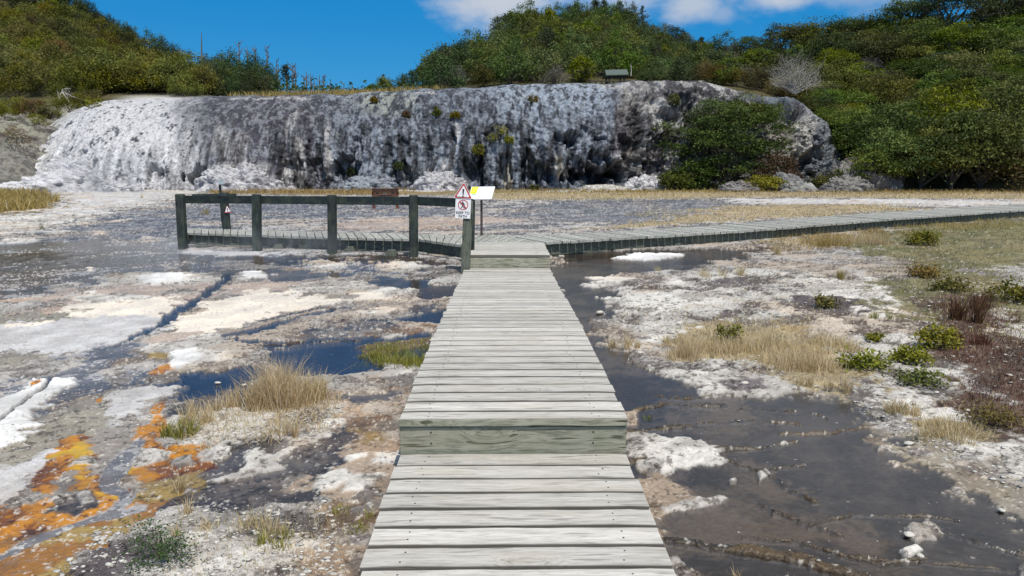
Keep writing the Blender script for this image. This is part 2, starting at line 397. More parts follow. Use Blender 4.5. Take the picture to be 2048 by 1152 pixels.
def mat_earth(name, bumpd=0.02, fs=1.0):
    """ground and rock: 'col' holds the colour of the deposit, 'prm' r = roughness, g = speckle amount, b = grain size mix"""
    m, g, out = newmat(name); co = objco(g)
    col = g.attr('col'); pr = g.attr('prm'); rr, gg, bb = g.sep(pr)
    n1 = g.noise(co, 60 * fs, 5, 0.7); n2 = g.noise(co, 14 * fs, 5, 0.65)
    v1 = g.vor(co, 55 * fs)
    c = g.mix(g.math('MULTIPLY', g.ramp(n1, 0.50, 0.30), g.math('MULTIPLY', gg, 0.75)), col, g.mix(1.0, col, (0.22, 0.20, 0.20, 1), 'MULTIPLY'))
    c = g.mix(g.math('MULTIPLY', g.ramp(n2, 0.42, 0.25), g.math('MULTIPLY', gg, 0.6)), c, g.mix(1.0, c, (0.45, 0.42, 0.40, 1), 'MULTIPLY'))
    c = g.mix(g.math('MULTIPLY', g.ramp(n2, 0.58, 0.72), g.math('MULTIPLY', gg, 0.35)), c, g.mix(0.5, c, (0.75, 0.73, 0.70, 1)))
    n0 = g.noise(co, 190 * fs, 3, 0.6)
    c = g.mix(g.math('MULTIPLY', g.ramp(n0, 0.50, 0.34), g.math('ADD', 0.03, g.math('MULTIPLY', gg, 0.5))), c, g.mix(1.0, c, (0.30, 0.27, 0.25, 1), 'MULTIPLY'))
    c = g.mix(g.math('MULTIPLY', g.ramp(n0, 0.60, 0.72), g.math('MULTIPLY', gg, 0.4)), c, g.mix(0.6, c, (0.80, 0.78, 0.74, 1)))
    ck = g.vor(g.vmath('ADD', co, g.vmath('MULTIPLY', g.noise(co, 9 * fs, 3, 0.6, out=1), (0.06 / fs, 0.06 / fs, 0.06 / fs))), 17 * fs, 'DISTANCE_TO_EDGE')
    c = g.mix(g.math('MULTIPLY', g.ramp(ck, 0.07, 0.0), g.math('MULTIPLY', g.ramp(n2, 0.44, 0.60), g.math('MULTIPLY', gg, 0.75))), c, g.mix(1.0, c, (0.25, 0.22, 0.20, 1), 'MULTIPLY'))
    h = g.math('ADD', g.math('MULTIPLY', n2, 1.2), g.math('ADD', g.math('MULTIPLY', n1, 0.7), g.math('MULTIPLY', v1, 0.35)))
    h = g.math('MULTIPLY', h, g.math('ADD', 0.15, gg))
    bsdf(g, out, c, rr, g.bump(h, 0.8, bumpd), g.ramp(rr, 0.3, 0.8, 0.6, 0.15))
    return m
M['ground'] = mat_earth('sinter_ground', 0.012)
M['rock'] = mat_earth('terrace_rock', 0.12, 0.12)
M['boulder'] = mat_earth('boulder_rock', 0.08, 0.2)
m, g, out = newmat('thin_water')
co = objco(g)
rip = g.math('ADD', g.noise(g.scale(co, (1, 2.2, 1)), 9, 3, 0.6), g.math('MULTIPLY', g.noise(g.scale(co, (1, 2, 1)), 32, 2, 0.5), 0.35))
nb = g.bump(rip, 0.35, 0.012)
fr = g.n('ShaderNodeFresnel'); fr.inputs[0].default_value = 1.43; g.put(fr.inputs['Normal'], nb)
gl = g.n('ShaderNodeBsdfGlossy'); gl.inputs['Roughness'].default_value = 0.035; g.put(gl.inputs['Normal'], nb)
tr = g.n('ShaderNodeBsdfTransparent'); tr.inputs[0].default_value = (0.80, 0.80, 0.82, 1)
mx = g.n('ShaderNodeMixShader'); g.put(mx.inputs[0], fr.outputs[0]); g.L.new(tr.outputs[0], mx.inputs[1]); g.L.new(gl.outputs[0], mx.inputs[2])
g.L.new(mx.outputs[0], out.inputs[0]); M['water'] = m

# ================================================================== GROUND: deposits surveyed as outlines
# class: (colour a, colour b, relief m, roughness, speckle, bumpiness m)
CL = {
 'white':   ((.66, .635, .60), (.40, .375, .35),  .020, .75, .40, .012),
 'purewhite': ((.80, .795, .79), (.56, .555, .55), .035, .75, .12, .016),
 'crust':   ((.48, .46, .44), (.17, .155, .15),  .014, .80, .80, .014),
 'crustgrey': ((.38, .365, .35), (.13, .12, .12), .022, .80, .90, .014),
 'rough':   ((.60, .58, .55), (.12, .105, .10),  .016, .80, .80, .022),
 'cream':   ((.76, .68, .58), (.64, .585, .53),  .012, .70, .12, .003),
 'pink':    ((.46, .37, .31), (.33, .27, .24),  .004, .60, .35, .004),
 'greywhite': ((.60, .59, .60), (.47, .455, .45), .010, .65, .38, .006),
 'mud':     ((.33, .29, .25), (.17, .145, .125), -.002, .38, .45, .006),
 'sand':    ((.32, .285, .22), (.25, .22, .18),  .002, .45, .5, .005),
 'darkmud': ((.045, .036, .036), (.13, .105, .09), -.001, .30, .5, .008),
 'darkcrust': ((.10, .085, .09), (.17, .15, .155), .014, .75, .8, .012),
 'film':    ((.15, .135, .125), (.26, .235, .21),  -.013, .30, .35, .003),
 'streak':  ((.50, .48, .465), (.11, .105, .115),  .004, .60, .7, .006),
 'bluestreak': ((.10, .105, .125), (.24, .235, .245), -.001, .50, .6, .004),
 'water':   ((.050, .043, .038), (.15, .12, .09), -.025, .5, .35, .006),
 'palefilm': ((.36, .35, .355), (.20, .195, .20), -.007, .3, .35, .004),
 'silt': ((.115, .10, .088), (.055, .05, .046), -.016, .5, .3, .003),
 'bluewater': ((.020, .028, .060), (.035, .045, .085), -.045, .5, .2, .004),
 'brownpool': ((.13, .075, .030), (.05, .032, .018), -.020, .5, .5, .008),
 'rim':     ((.095, .060, .022), (.035, .024, .014), .006, .35, .8, .018),
 'orange':  ((.56, .23, .008), (.17, .060, .008),  -.001, .17, .40, .013),
 'yellow':  ((.62, .38, .015), (.40, .17, .010),  .004, .18, .2, .008),
 'redbrown': ((.30, .135, .022), (.13, .060, .020), -.002, .2, .35, .008),
 'ochre':   ((.34, .235, .075), (.26, .19, .085), -.001, .5, .6, .006),
 'tanwet':  ((.40, .31, .23), (.28, .21, .15),   .002, .45, .55, .008),
 'brownwet': ((.20, .13, .075), (.11, .075, .045), .002, .4, .6, .012),
 'straw':   ((.44, .36, .22), (.34, .28, .19),   .014, .85, .8, .012),
 'gold':    ((.34, .27, .14), (.22, .18, .11),   .02, .85, .8, .012),
 'moss':    ((.24, .22, .13), (.13, .125, .07),   .018, .85, .8, .016),
 'redearth': ((.14, .095, .075), (.08, .06, .05), .018, .85, .8, .018),
 'crack':   ((.025, .02, .025), (.05, .04, .045), -.055, .6, .3, .004),
}
# (class, outline in photo pixels, raggedness, softness)   -- unprojected to the ground below
LAY = [
 # ---- far flats behind the platform
 ('streak', [(-400,378),(2500,378),(2500,470),(1500,470),(1060,500),(850,520),(300,520),(-400,520)], 1, 1),
 ('white', [(95,379),(400,379),(400,392),(360,398),(300,412),(200,425),(235,440),(120,462),(20,472),(-200,475),(-200,415),(90,410)], 1, 1),
 ('greywhite', [(180,385),(330,383),(300,400),(190,420),(100,430),(60,420)], 1, 1),
 ('palefilm', [(150,455),(250,428),(360,412),(362,490),(250,497),(0,505),(-200,500),(-200,482),(60,474)], 1, 1),
 ('bluestreak', [(200,440),(360,415),(560,405),(830,408),(900,430),(600,436),(420,444),(360,470),(240,480),(120,478)], 1, 1),
 ('white', [(0,478),(70,474),(60,484),(0,488)], .5, 1), ('white', [(95,463),(150,462),(140,470),(90,470)], .5, 1),
 ('white', [(180,462),(220,462),(215,470),(178,471)], .5, 1), ('white', [(0,498),(90,488),(100,492),(10,505)], .4, 1),
 ('white', [(215,442),(262,437),(260,441),(220,446)], .3, 1), ('white', [(285,473),(305,473),(303,477),(284,477)], .3, 1),
 ('pink', [(700,438),(930,432),(1200,445),(1120,470),(980,466),(800,462),(640,455)], 1, 1.5),
 ('streak', [(880,450),(1160,440),(1210,460),(1100,475),(880,470)], 1, 1),
 ('gold', [(420,375),(2600,370),(2600,388),(1900,388),(1300,389),(830,390),(420,388)], .7, 1),
 ('straw', [(930,385),(1500,384),(2500,384),(2500,402),(1560,394),(1300,397),(990,399)], .8, 1.2),
 ('greywhite', [(1080,376),(1220,375),(1225,383),(1090,384)], .5, 1),
 ('white', [(740,372),(900,374),(880,384),(750,381)], .5, 1),
 ('bluestreak', [(1050,408),(1200,398),(1450,400),(1500,416),(1400,440),(1240,452),(1060,436),(990,420)], 1, 1.5),
 ('greywhite', [(1450,398),(1700,398),(2500,405),(2500,409),(1800,412),(1500,408)], 1, 1.5),
 ('straw', [(1460,412),(1700,408),(1850,418),(1700,428),(1500,440),(1380,448),(1250,456),(1180,460),(1290,446)], 1, 1.2),
 ('gold', [(-200,380),(85,383),(112,402),(95,420),(20,428),(-200,430)], 1, 1),
 # ---- left middle
 ('palefilm', [(-200,500),(360,478),(375,505),(600,508),(850,520),(930,545),(900,560),(760,548),(560,540),(450,548),(250,548),(160,575),(110,590),(0,612),(-200,620)], 1, 1),
 ('palefilm', [(-200,545),(120,535),(200,560),(110,590),(0,612),(-200,620)], .6, 2),
 ('palefilm', [(-200,508),(100,502),(200,512),(180,532),(60,540),(-200,540)], 1, 1.5),
 ('brownpool', [(60,502),(200,508),(240,512),(130,520),(20,514)], 1, 1),
 ('greywhite', [(370,498),(500,505),(640,508),(560,512),(440,511),(385,506)], .6, 1),
 ('brownpool', [(470,516),(560,512),(700,512),(840,516),(915,540),(860,552),(790,542),(700,530),(600,532),(500,530)], .8, 1),
 ('mud', [(440,525),(560,530),(720,548),(900,556),(910,600),(850,640),(400,690),(300,640),(430,570)], 1, 1),
 ('pink', [(-200,600),(110,590),(300,560),(460,570),(420,590),(330,650),(150,650),(0,640),(-200,640)], 1, 1.5),
 ('cream', [(-200,640),(60,640),(180,598),(330,597),(372,605),(330,642),(210,655),(90,660),(-200,670)], 1, 1.5),
 ('white', [(165,592),(260,590),(300,597),(230,606),(180,604)], .7, 1),
 ('sand', [(-100,618),(80,622),(150,630),(90,645),(-100,648)], 1, 1.5),
 ('pink', [(470,560),(700,560),(760,585),(600,586),(480,590),(400,600)], 1, 1),
 ('white', [(205,556),(240,549),(300,545),(350,543),(400,548),(447,558),(430,566),(380,566),(290,571),(250,568),(230,560)], .5, .7),
 ('purewhite', [(270,553),(345,545),(400,551),(380,560),(300,566)], .5, 1),
 ('purewhite', [(463,555),(480,543),(520,540),(560,545),(600,552),(560,556),(490,560)], .5, .8),
 ('white', [(590,520),(660,517),(705,525),(680,536),(620,538)], .6, 1),
 ('white', [(745,530),(790,520),(830,524),(842,533),(825,542),(765,544)], .5, .8),
 ('crust', [(620,560),(700,552),(760,556),(700,568),(640,570)], .7, 1),
 ('crust', [(-60,610),(30,604),(120,606),(130,612),(40,622),(-40,620)], .6, .8), ('crust', [(100,571),(155,566),(160,572),(110,581)], .5, .8),
 ('crust', [(55,592),(90,586),(92,594),(62,598)], .5, .8), ('crust', [(100,602),(135,595),(140,602),(105,607)], .4, .8),
 ('crust', [(135,590),(165,583),(170,588),(140,595)], .4, .8), ('white', [(168,584),(195,579),(190,588),(170,590)], .3, .8),
 ('crust', [(225,588),(255,584),(252,594),(228,595)], .4, .8), ('crust', [(318,586),(360,578),(397,578),(380,588),(330,592)], .5, .8),
 ('white', [(195,572),(215,571),(213,575),(197,576)], .2, .5), ('white', [(172,538),(188,536),(187,542),(174,542)], .2, .5),
 ('film', [(460,541),(600,536),(745,546),(700,556),(560,560)], .6, 1),
 ('cream', [(335,660),(345,635),(400,603),(500,588),(600,583),(700,590),(705,600),(650,614),(600,622),(540,640),(490,652),(440,662),(390,672),(340,684)], .8, 1),
 ('white', [(600,592),(640,575),(700,565),(780,575),(852,588),(830,612),(760,612),(690,605)], .9, .8),
 ('cream', [(690,585),(760,588),(780,600),(700,602)], .6, 1.5),
 ('crustgrey', [(655,590),(720,590),(700,600),(650,600)], .8, 1),
 ('crust', [(845,545),(915,533),(918,568),(870,572),(820,562)], .8, .8),
 ('white', [(820,560),(870,560),(850,574),(800,570)], .5, .8), ('white', [(880,585),(915,580),(905,600),(880,598)], .5, .8),
 ('water', [(740,555),(840,560),(850,574),(760,572)], .8, 1),
 ('brownpool', [(828,592),(850,576),(915,570),(905,592),(860,602)], .5, 1),
 ('film', [(800,610),(860,600),(905,598),(895,620),(830,628),(790,628)], .8, 1),
 ('greywhite', [(-200,665),(90,650),(200,640),(320,648),(330,657),(290,672),(245,682),(150,708),(60,708),(-200,708)], .9, 1),
 ('pink', [(268,690),(330,668),(400,665),(380,680),(290,700)], .6, 1),
 ('white', [(270,703),(300,690),(400,676),(480,670),(560,690),(522,703),(528,718),(480,726),(400,737),(330,757),(312,760),(332,735),(310,718)], .6, .7),
 ('purewhite', [(335,712),(390,700),(400,720),(340,750),(318,757)], .4, 1),
 ('crust', [(490,664),(560,643),(640,630),(720,618),(790,612),(800,622),(840,630),(780,642),(700,642),(640,655),(560,676)], .8, .8),
 ('white', [(700,615),(790,608),(830,620),(780,634),(720,634)], .6, 1),
 ('darkmud', [(570,680),(600,652),(680,642),(760,640),(850,646),(880,660),(790,672),(690,676),(620,684)], 1, 1),
 ('mud', [(620,668),(700,655),(790,655),(760,672),(650,680)], .8, 1),
 ('bluewater', [(470,678),(540,682),(700,676),(790,674),(890,640),(870,680),(850,728),(800,732),(700,748),(620,753),(560,738),(515,712),(535,705),(490,690)], .35, .5),
 ('bluewater', [(785,636),(830,628),(905,612),(895,650),(840,650)], .35, .5),
 ('brownwet', [(830,640),(900,645),(880,665),(790,672),(730,668)], .8, .8),
 ('brownwet', [(720,700),(760,688),(800,680),(870,672),(860,690),(800,695),(760,712)], .6, .8),
 ('brownwet', [(750,712),(800,716),(860,706),(845,738),(790,726)], .6, .8),
 ('palefilm', [(-100,760),(160,708),(215,695),(275,688),(270,715),(350,760),(300,800),(180,840),(-100,960)], .9, 1.5),
 ('sand', [(-100,705),(60,715),(100,735),(40,745),(-100,740)], .8, 1), ('crust', [(-100,745),(120,725),(150,745),(60,765),(-100,770)], .9, 1),
 ('bluewater', [(322,772),(350,745),(440,738),(490,728),(570,745),(560,765),(480,795),(400,802),(340,798)], .4, .7),
 ('darkmud', [(330,800),(430,790),(560,760),(640,775),(560,840),(420,900),(340,880),(320,840)], .8, 1.5),
 # ---- left near
 ('mud', [(-100,900),(140,790),(300,760),(330,800),(320,860),(240,900),(240,1000),(60,1000),(-100,1020)], .8, 2),
 ('sand', [(60,850),(180,780),(260,800),(200,870),(80,940),(-60,960)], .9, 2),
 ('crust', [(180,740),(250,735),(290,760),(220,770)], .8, 1), ('greywhite', [(200,800),(300,770),(320,785),(230,850)], .9, 1.5),
 ('greywhite', [(-100,1010),(-60,960),(40,930),(120,900),(60,960),(60,990),(-60,1030)], .9, 1.5),
 ('purewhite', [(-60,850),(-20,820),(60,762),(110,753),(138,765),(120,790),(60,850),(20,880),(-60,920)], .5, .6),
 ('crust', [(560,765),(640,752),(700,755),(830,738),(818,770),(770,778),(700,772),(640,780)], .8, .7),
 ('white', [(700,750),(830,738),(822,755),(720,764)], .6, .8),
 ('tanwet', [(640,790),(830,770),(800,830),(795,910),(740,1040),(705,1152),(600,1160),(560,1010),(620,880)], 1, 2),
 ('film', [(650,795),(720,782),(805,778),(800,806),(720,812)], .6, 1),
 ('rough', [(330,860),(420,820),(560,800),(690,800),(680,850),(600,880),(480,920),(380,900)], .9, 1.2),
 ('darkmud', [(400,940),(520,882),(600,890),(690,848),(760,850),(790,875),(700,905),(640,945),(560,975),(430,1000),(390,1000)], .8, 1),
 ('brownwet', [(640,1010),(740,1000),(740,1060),(640,1080)], .9, 1),
 ('film', [(500,925),(590,905),(620,930),(520,955)], .6, 1), ('film', [(410,930),(500,895),(520,915),(430,950)], .6, 1),
 ('white', [(450,960),(490,930),(560,895),(620,855),(690,832),(700,842),(650,872),(600,905),(530,935)], .6, .7),
 ('white', [(628,985),(640,955),(690,940),(700,960),(660,980)], .5, .7), ('white', [(690,915),(745,900),(740,915),(700,925)], .5, .7),
 ('white', [(700,962),(760,930),(800,915),(790,945),(740,965)], .5, .7), ('white', [(700,965),(760,955),(740,985),(690,985)], .5, .7),
 ('brownwet', [(690,835),(800,820),(795,850),(700,860)], .8, 1), ('ochre', [(700,860),(795,855),(790,900),(700,890)], .9, 1.5),
 ('crustgrey', [(60,1170),(150,1095),(200,1060),(260,1040),(370,1015),(450,1008),(640,1005),(658,1040),(610,1075),(700,1060),(690,1170)], .7, .7),
 ('rough', [(400,1090),(620,1050),(700,1060),(690,1160),(300,1170)], .9, 1.5),
 ('white', [(250,1170),(420,1080),(560,1070),(500,1120),(360,1170)], .9, 2),
 ('darkcrust', [(160,1110),(300,1070),(340,1100),(230,1150),(150,1160)], .8, 2),
 ('tanwet', [(600,1110),(650,1080),(720,1085),(710,1170),(600,1170)], .7, 1),
 ('darkmud', [(240,1010),(380,985),(480,980),(620,990),(600,1008),(450,1010),(370,1022),(250,1045)], .8, 1),
 ('tanwet', [(735,880),(860,880),(860,950),(725,950)], .3, .6), ('white', [(735,905),(860,895),(860,925),(745,930)], .5, .6),
 # orange algae
 ('redbrown', [(-60,1040),(60,1005),(160,1020),(250,1010),(330,1008),(310,1045),(240,1058),(220,1090),(110,1140),(90,1170),(-60,1170)], .5, .7),
 ('orange', [(-60,1030),(60,1000),(110,1003),(170,1035),(100,1060),(30,1080),(-60,1100)], .8, 1),
 ('ochre', [(30,1075),(150,1050),(245,1052),(200,1080),(60,1100)], .7, 1),
 ('ochre', [(120,1130),(220,1060),(330,1030),(300,1055),(170,1100),(100,1165),(60,1165)], .8, 1),
 ('orange', [(128,882),(165,876),(190,890),(195,908),(172,912),(178,935),(215,955),(238,985),(228,1008),(180,1022),(150,1012),(160,985),(150,960),(145,915)], .6, .5),
 ('yellow', [(150,905),(180,940),(205,965),(200,990),(165,985),(150,950)], .9, 1),
 ('orange', [(60,985),(65,955),(110,925),(130,918),(120,950),(100,990)], .6, .5),
 ('darkmud', [(95,1025),(120,1000),(180,985),(190,1010),(150,1030)], .9, .7),
 ('orange', [(245,885),(260,868),(305,850),(315,895),(400,903),(422,930),(400,945),(360,958),(290,965),(245,945),(238,910)], .6, .5),
 ('yellow', [(250,925),(300,940),(330,950),(290,968),(250,950)], .6, .7),
 ('ochre', [(290,965),(350,955),(400,942),(370,990),(330,1000),(285,995)], .9, .8),
 ('mud', [(195,862),(262,855),(255,880),(240,930),(212,930),(200,900)], .4, .6),
 ('crust', [(262,905),(300,900),(312,925),(280,935)], .8, .7), ('crust', [(155,990),(175,980),(185,1005),(165,1010)], .5, .5),
 ('orange', [(300,852),(303,826),(322,800),(338,802),(322,828),(322,850)], .5, .5),
 ('orange', [(310,722),(345,716),(342,745),(312,757),(300,748),(325,735)], .5, .5), ('ochre', [(280,705),(340,712),(345,722),(300,722)], .6, .6),
 ('orange', [(60,770),(80,762),(85,770),(62,778)], .4, .4), ('yellow', [(190,800),(205,795),(204,804),(192,806)], .3, .4),
 ('rough', [(300,905),(330,908),(335,922),(310,926)], 1, .6), ('crustgrey', [(340,925),(380,915),(395,930),(355,940)], 1, .6), ('rough', [(180,920),(215,940),(225,965),(195,950)], 1, .6), 
 ('ochre', [(215,1040),(260,1030),(270,1045),(230,1055)], .6, .6),
 # ---- right
 ('crust', [(1180,545),(1480,528),(1640,480),(1800,450),(2600,420),(2600,1400),(2100,1170),(2048,1000),(1850,880),(1650,790),(1400,760),(1250,700),(1190,640)], 1, 1),
 ('rough', [(1230,570),(1500,540),(1900,560),(2100,700),(2600,900),(2600,1300),(2060,1000),(1860,870),(1700,800),(1560,720),(1240,700)], 1, 1.5),
 ('brownpool', [(1400,500),(1620,478),(1700,470),(1640,492),(1480,520),(1380,525)], 1, 1),
 ('water', [(1100,505),(1300,500),(1480,500),(1500,520),(1400,535),(1250,548),(1180,560),(1240,590),(1190,640),(1230,700),(1290,740),(1400,755),(1400,790),(1540,800),(1640,790),(1720,830),(1850,885),(1950,940),(2048,1000),(2300,1120),(2300,1250),(1355,1250),(1245,900),(1110,600)], .7, .8),
 ('brownpool', [(1110,515),(1380,505),(1560,498),(1500,510),(1350,520),(1130,530)], .8, 1.2),
 ('purewhite', [(1235,517),(1290,508),(1365,508),(1360,514),(1290,522)], .4, .7), ('white', [(1170,570),(1200,562),(1245,562),(1240,572),(1190,574)], .6, .8),
 ('cream', [(1180,556),(1240,552),(1290,560),(1230,562)], .6, 1), ('white', [(1290,570),(1350,560),(1400,568),(1340,575)], .7, 1),
 ('white', [(1250,600),(1330,585),(1420,590),(1440,610),(1350,618),(1260,612)], 1, 1),
 ('white', [(1240,660),(1330,645),(1420,655),(1440,670),(1330,690),(1250,690)], 1, 1),
 ('white', [(1600,560),(1760,555),(1850,620),(1800,660),(1700,650),(1620,600)], 1, 1.5),
 ('white', [(1950,610),(2100,600),(2100,680),(1960,660)], 1, 1.5),
 ('white', [(1720,800),(1800,790),(1950,850),(2100,900),(2100,980),(1960,930),(1850,880)], 1, 1.5),
 ('darkcrust', [(1545,610),(1600,596),(1680,600),(1740,630),(1700,648),(1600,640)], .9, 1), ('darkcrust', [(1400,570),(1470,562),(1500,570),(1440,578)], .8, 1),
 ('moss', [(1700,470),(1850,445),(2600,430),(2600,760),(2050,640),(1900,600),(1800,520),(1690,490)], 1, 2.5),
 ('moss', [(1780,560),(1860,540),(1960,620),(1900,680),(1800,640)], 1, 2),
 ('crust', [(1950,540),(2100,530),(2100,600),(1980,590)], 1, 2),
 ('redearth', [(1850,600),(1960,590),(2010,680),(2400,760),(2400,900),(2000,860),(1960,760),(1880,700)], 1, 2),
 ('straw', [(1320,705),(1450,650),(1600,650),(1700,700),(1700,760),(1690,800),(1600,775),(1480,735),(1340,730)], .9, 1.5),
 ('straw', [(1560,480),(1700,462),(1740,475),(1640,495),(1560,500)], .9, 1.5), ('straw', [(1800,830),(1950,860),(1940,890),(1860,880)], .9, 1.2),
 ('rough', [(1300,733),(1400,722),(1500,728),(1560,745),(1480,748),(1400,748),(1320,745)], .7, .8),
 ('white', [(1390,762),(1440,745),(1530,750),(1612,790),(1600,806),(1520,796),(1430,786)], .6, .7),
 ('darkcrust', [(1450,768),(1520,762),(1540,780),(1470,782)], .8, 1),
 ('sand', [(1600,795),(1650,790),(1780,855),(2048,985),(2300,1110),(2300,1170),(1900,1090),(1700,960),(1600,880)], 1, 3),
 ('sand', [(1720,840),(1850,880),(1950,930),(2080,1000),(2080,1060),(1950,980),(1800,900)], 1, 2),
 ('silt', [(1500,800),(1640,795),(1760,850),(1900,960),(2080,1060),(2300,1130),(2300,1250),(1900,1150),(1600,1000)], 1, 3),
 ('white', [(1268,862),(1290,868),(1340,882),(1400,886),(1432,900),(1425,915),(1340,928),(1322,946),(1292,940),(1298,905)], .45, .5),
 ('crust', [(1290,930),(1325,925),(1318,948),(1295,950)], .5, .6),
 ('tanwet', [(1240,820),(1275,818),(1270,850),(1245,850)], .5, .6), ('crust', [(1250,885),(1275,880),(1290,895),(1260,902)], .6, .5),
 ('tanwet', [(1255,960),(1320,955),(1375,985),(1385,1008),(1320,1030),(1300,1050),(1330,1060),(1310,1085),(1290,1050)], .6, 1.5),
 ('white', [(1325,1017),(1420,996),(1440,990),(1454,994),(1440,1006),(1400,1014),(1330,1026)], .35, .4),
 ('white', [(1515,945),(1530,937),(1542,945),(1520,960)], .3, .3), ('white', [(1458,962),(1474,961),(1472,968),(1460,968)], .1, .2),
 ('crust', [(1820,1050),(1860,1040),(1890,1055),(1870,1080),(1830,1082)], .6, .5), ('white', [(1790,1100),(1830,1090),(1845,1100),(1820,1118),(1800,1112)], .4, .4),
 ('crust', [(2030,1130),(2070,1120),(2080,1150),(2040,1150)], .5, .5), ('crust', [(1745,890),(1790,885),(1785,905),(1750,905)], .8, .6),
]
# (class, line in photo pixels, width m, raggedness)
LINES = [
 ('bluewater', [(462,545),(445,560),(420,582),(380,607),(340,632),(320,650),(285,668),(255,682)], .16, .6),
 ('palefilm', [(265,690),(225,705),(200,725),(120,755)], .22, .6),
 ('crack', [(200,698),(230,690),(272,672)], .05, .5),
 ('crack', [(-20,868),(10,838),(40,808),(75,785),(112,752)], .035, .5),
 ('bluewater', [(460,668),(530,655),(600,632),(690,616)], .10, .7),
 ('darkmud', [(470,700),(560,694),(640,684),(720,676)], .05, .7), ('rim', [(490,694),(600,683),(720,677)], .03, .8),
 ('darkmud', [(530,640),(640,615),(760,622)], .07, .8),
 ('palefilm', [(275,880),(235,935),(228,960),(245,995),(225,1022),(150,1050),(60,1085),(-40,1130)], .085, .4),
 ('palefilm', [(225,1030),(270,1018)], .10, .4),
 ('rim', [(1335,1078),(1400,1085),(1480,1098),(1560,1108),(1640,1128),(1720,1150)], .055, .5),
 ('rim', [(1255,862),(1300,855),(1380,851)], .045, .5), ('rim', [(1275,818),(1330,808),(1400,813),(1450,808)], .04, .6),
 ('rim', [(1290,790),(1380,797),(1450,790)], .015, .7), ('rim', [(1430,900),(1510,895),(1590,882)], .025, .5),
 ('rim', [(1430,915),(1500,932),(1550,955),(1580,972),(1640,1003)], .012, .8), ('rim', [(1540,935),(1600,925)], .02, .6),
 ('rim', [(1490,1070),(1570,1075),(1650,1100),(1760,1125),(1860,1120)], .008, .8), ('rim', [(1560,870),(1650,862),(1760,850)], .01, .8),
 ('rim', [(1620,1050),(1720,1030),(1820,1030),(1900,1040)], .008, .9), ('rim', [(1890,1065),(1980,1085),(2060,1110)], .02, .7),
 ('rim', [(1400,845),(1520,838),(1600,848)], .008, .9), ('rim', [(1500,1000),(1600,1040),(1700,1070)], .007, .9), ('rim', [(1250,925),(1285,922)], .03, .5),
 ('rim', [(1700,1110),(1860,1130),(2060,1140)], .01, .9), ('rim', [(1480,815),(1600,820),(1660,840)], .008, .9),
]
def nogap(A): return np.array(A, float)
def sdpoly(px, py, P):
    d = np.full(px.shape, 1e9); ins = np.zeros(px.shape, bool); n = len(P)
    for i in range(n):
        a = P[i]; b = P[(i + 1) % n]; ex, ey = b - a; wx = px - a[0]; wy = py - a[1]
        t = np.clip((wx * ex + wy * ey) / (ex * ex + ey * ey + 1e-12), 0, 1)
        d = np.minimum(d, (wx - t * ex) ** 2 + (wy - t * ey) ** 2)
        c = ((a[1] > py) != (b[1] > py)); ins ^= c & (px < (b[0] - a[0]) * (py - a[1]) / ((b[1] - a[1]) + 1e-12) + a[0])
    d = np.sqrt(d); return np.where(ins, -d, d)
def sdline(px, py, P):
    d = np.full(px.shape, 1e9)
    for i in range(len(P) - 1):
        a = P[i]; b = P[i + 1]; ex, ey = b - a; wx = px - a[0]; wy = py - a[1]
        t = np.clip((wx * ex + wy * ey) / (ex * ex + ey * ey + 1e-12), 0, 1)
        d = np.minimum(d, (wx - t * ex) ** 2 + (wy - t * ey) ** 2)
    return np.sqrt(d)

# graded sheet: rows get denser towards the walkway end we stand on; one sheet out past the hills
rows = []
pyr = 379.5
while pyr < 1500:
    rows.append(CAMZ * FPX * 0.986 / (pyr - 328 + 1e-9)); pyr += 1.35 if pyr > 395 else 0.5
rows = np.array(sorted(rows)); rows = np.concatenate([[-3000, -200, -20, -4, 0.3, 0.8], rows[rows > 1.6], [52, 58, 70, 100, 200, 600, 3000]])
tn = np.tan(np.linspace(math.atan(-0.84), math.atan(0.84), 1150))
wt_ = np.linspace(.86, 2.6, 120); tn = np.concatenate([[-40, -12, -5], -wt_[::-1], tn, wt_, [5, 12, 40]])
YY = np.repeat(rows[:, None], len(tn), 1)
wid = np.maximum(np.abs(rows), 0) ; wid = np.where(rows < 1.6, 1.6, rows); wid = np.where(rows < -3, np.abs(rows), wid)
XX = wid[:, None] * tn[None, :] + rows[:, None] * math.tan(YAW) * (rows[:, None] > 0)
ny_, nx_ = XX.shape
gx = XX.ravel(); gy = YY.ravel(); N = gx.size
dist = np.maximum(gy, 2.0)
fine = gy < 60
w1 = fbm(gx, gy, 0.9, 5, 3, 0.62); w2 = fbm(gx, gy, 5.0, 4, 9, 0.6)
wy1 = fbm(gx, gy, 2.2, 4, 21, 0.6)
qa = gx * .82 + gy * .57; qb = -gx * .57 + gy * .82; qa2 = qa + .25 * fbm(gx, gy, .8, 2, 35)
tex = .6 * fbm(gx, gy, 3.0, 5, 31, 0.7) + .75 * fbm(qa2 * .28, qb + .35 * fbm(gx, gy, 1.1, 3, 37), 3.4, 4, 39, .62); big = fbm(gx, gy, 0.5, 3, 41)
bil = billow(gx, gy, 9.0, 4, 51, 0.6); bil2 = billow(gx, gy, 2.6, 3, 61, 0.55)
spk = vnoise(gx * 42, gy * 42, None, 5)
rim_ = fbm(gx, gy, 1.3, 4, 71)
col = np.zeros((N, 3)); rel = np.zeros(N); rgh = np.zeros(N); sp_ = np.zeros(N); bm = np.zeros(N)
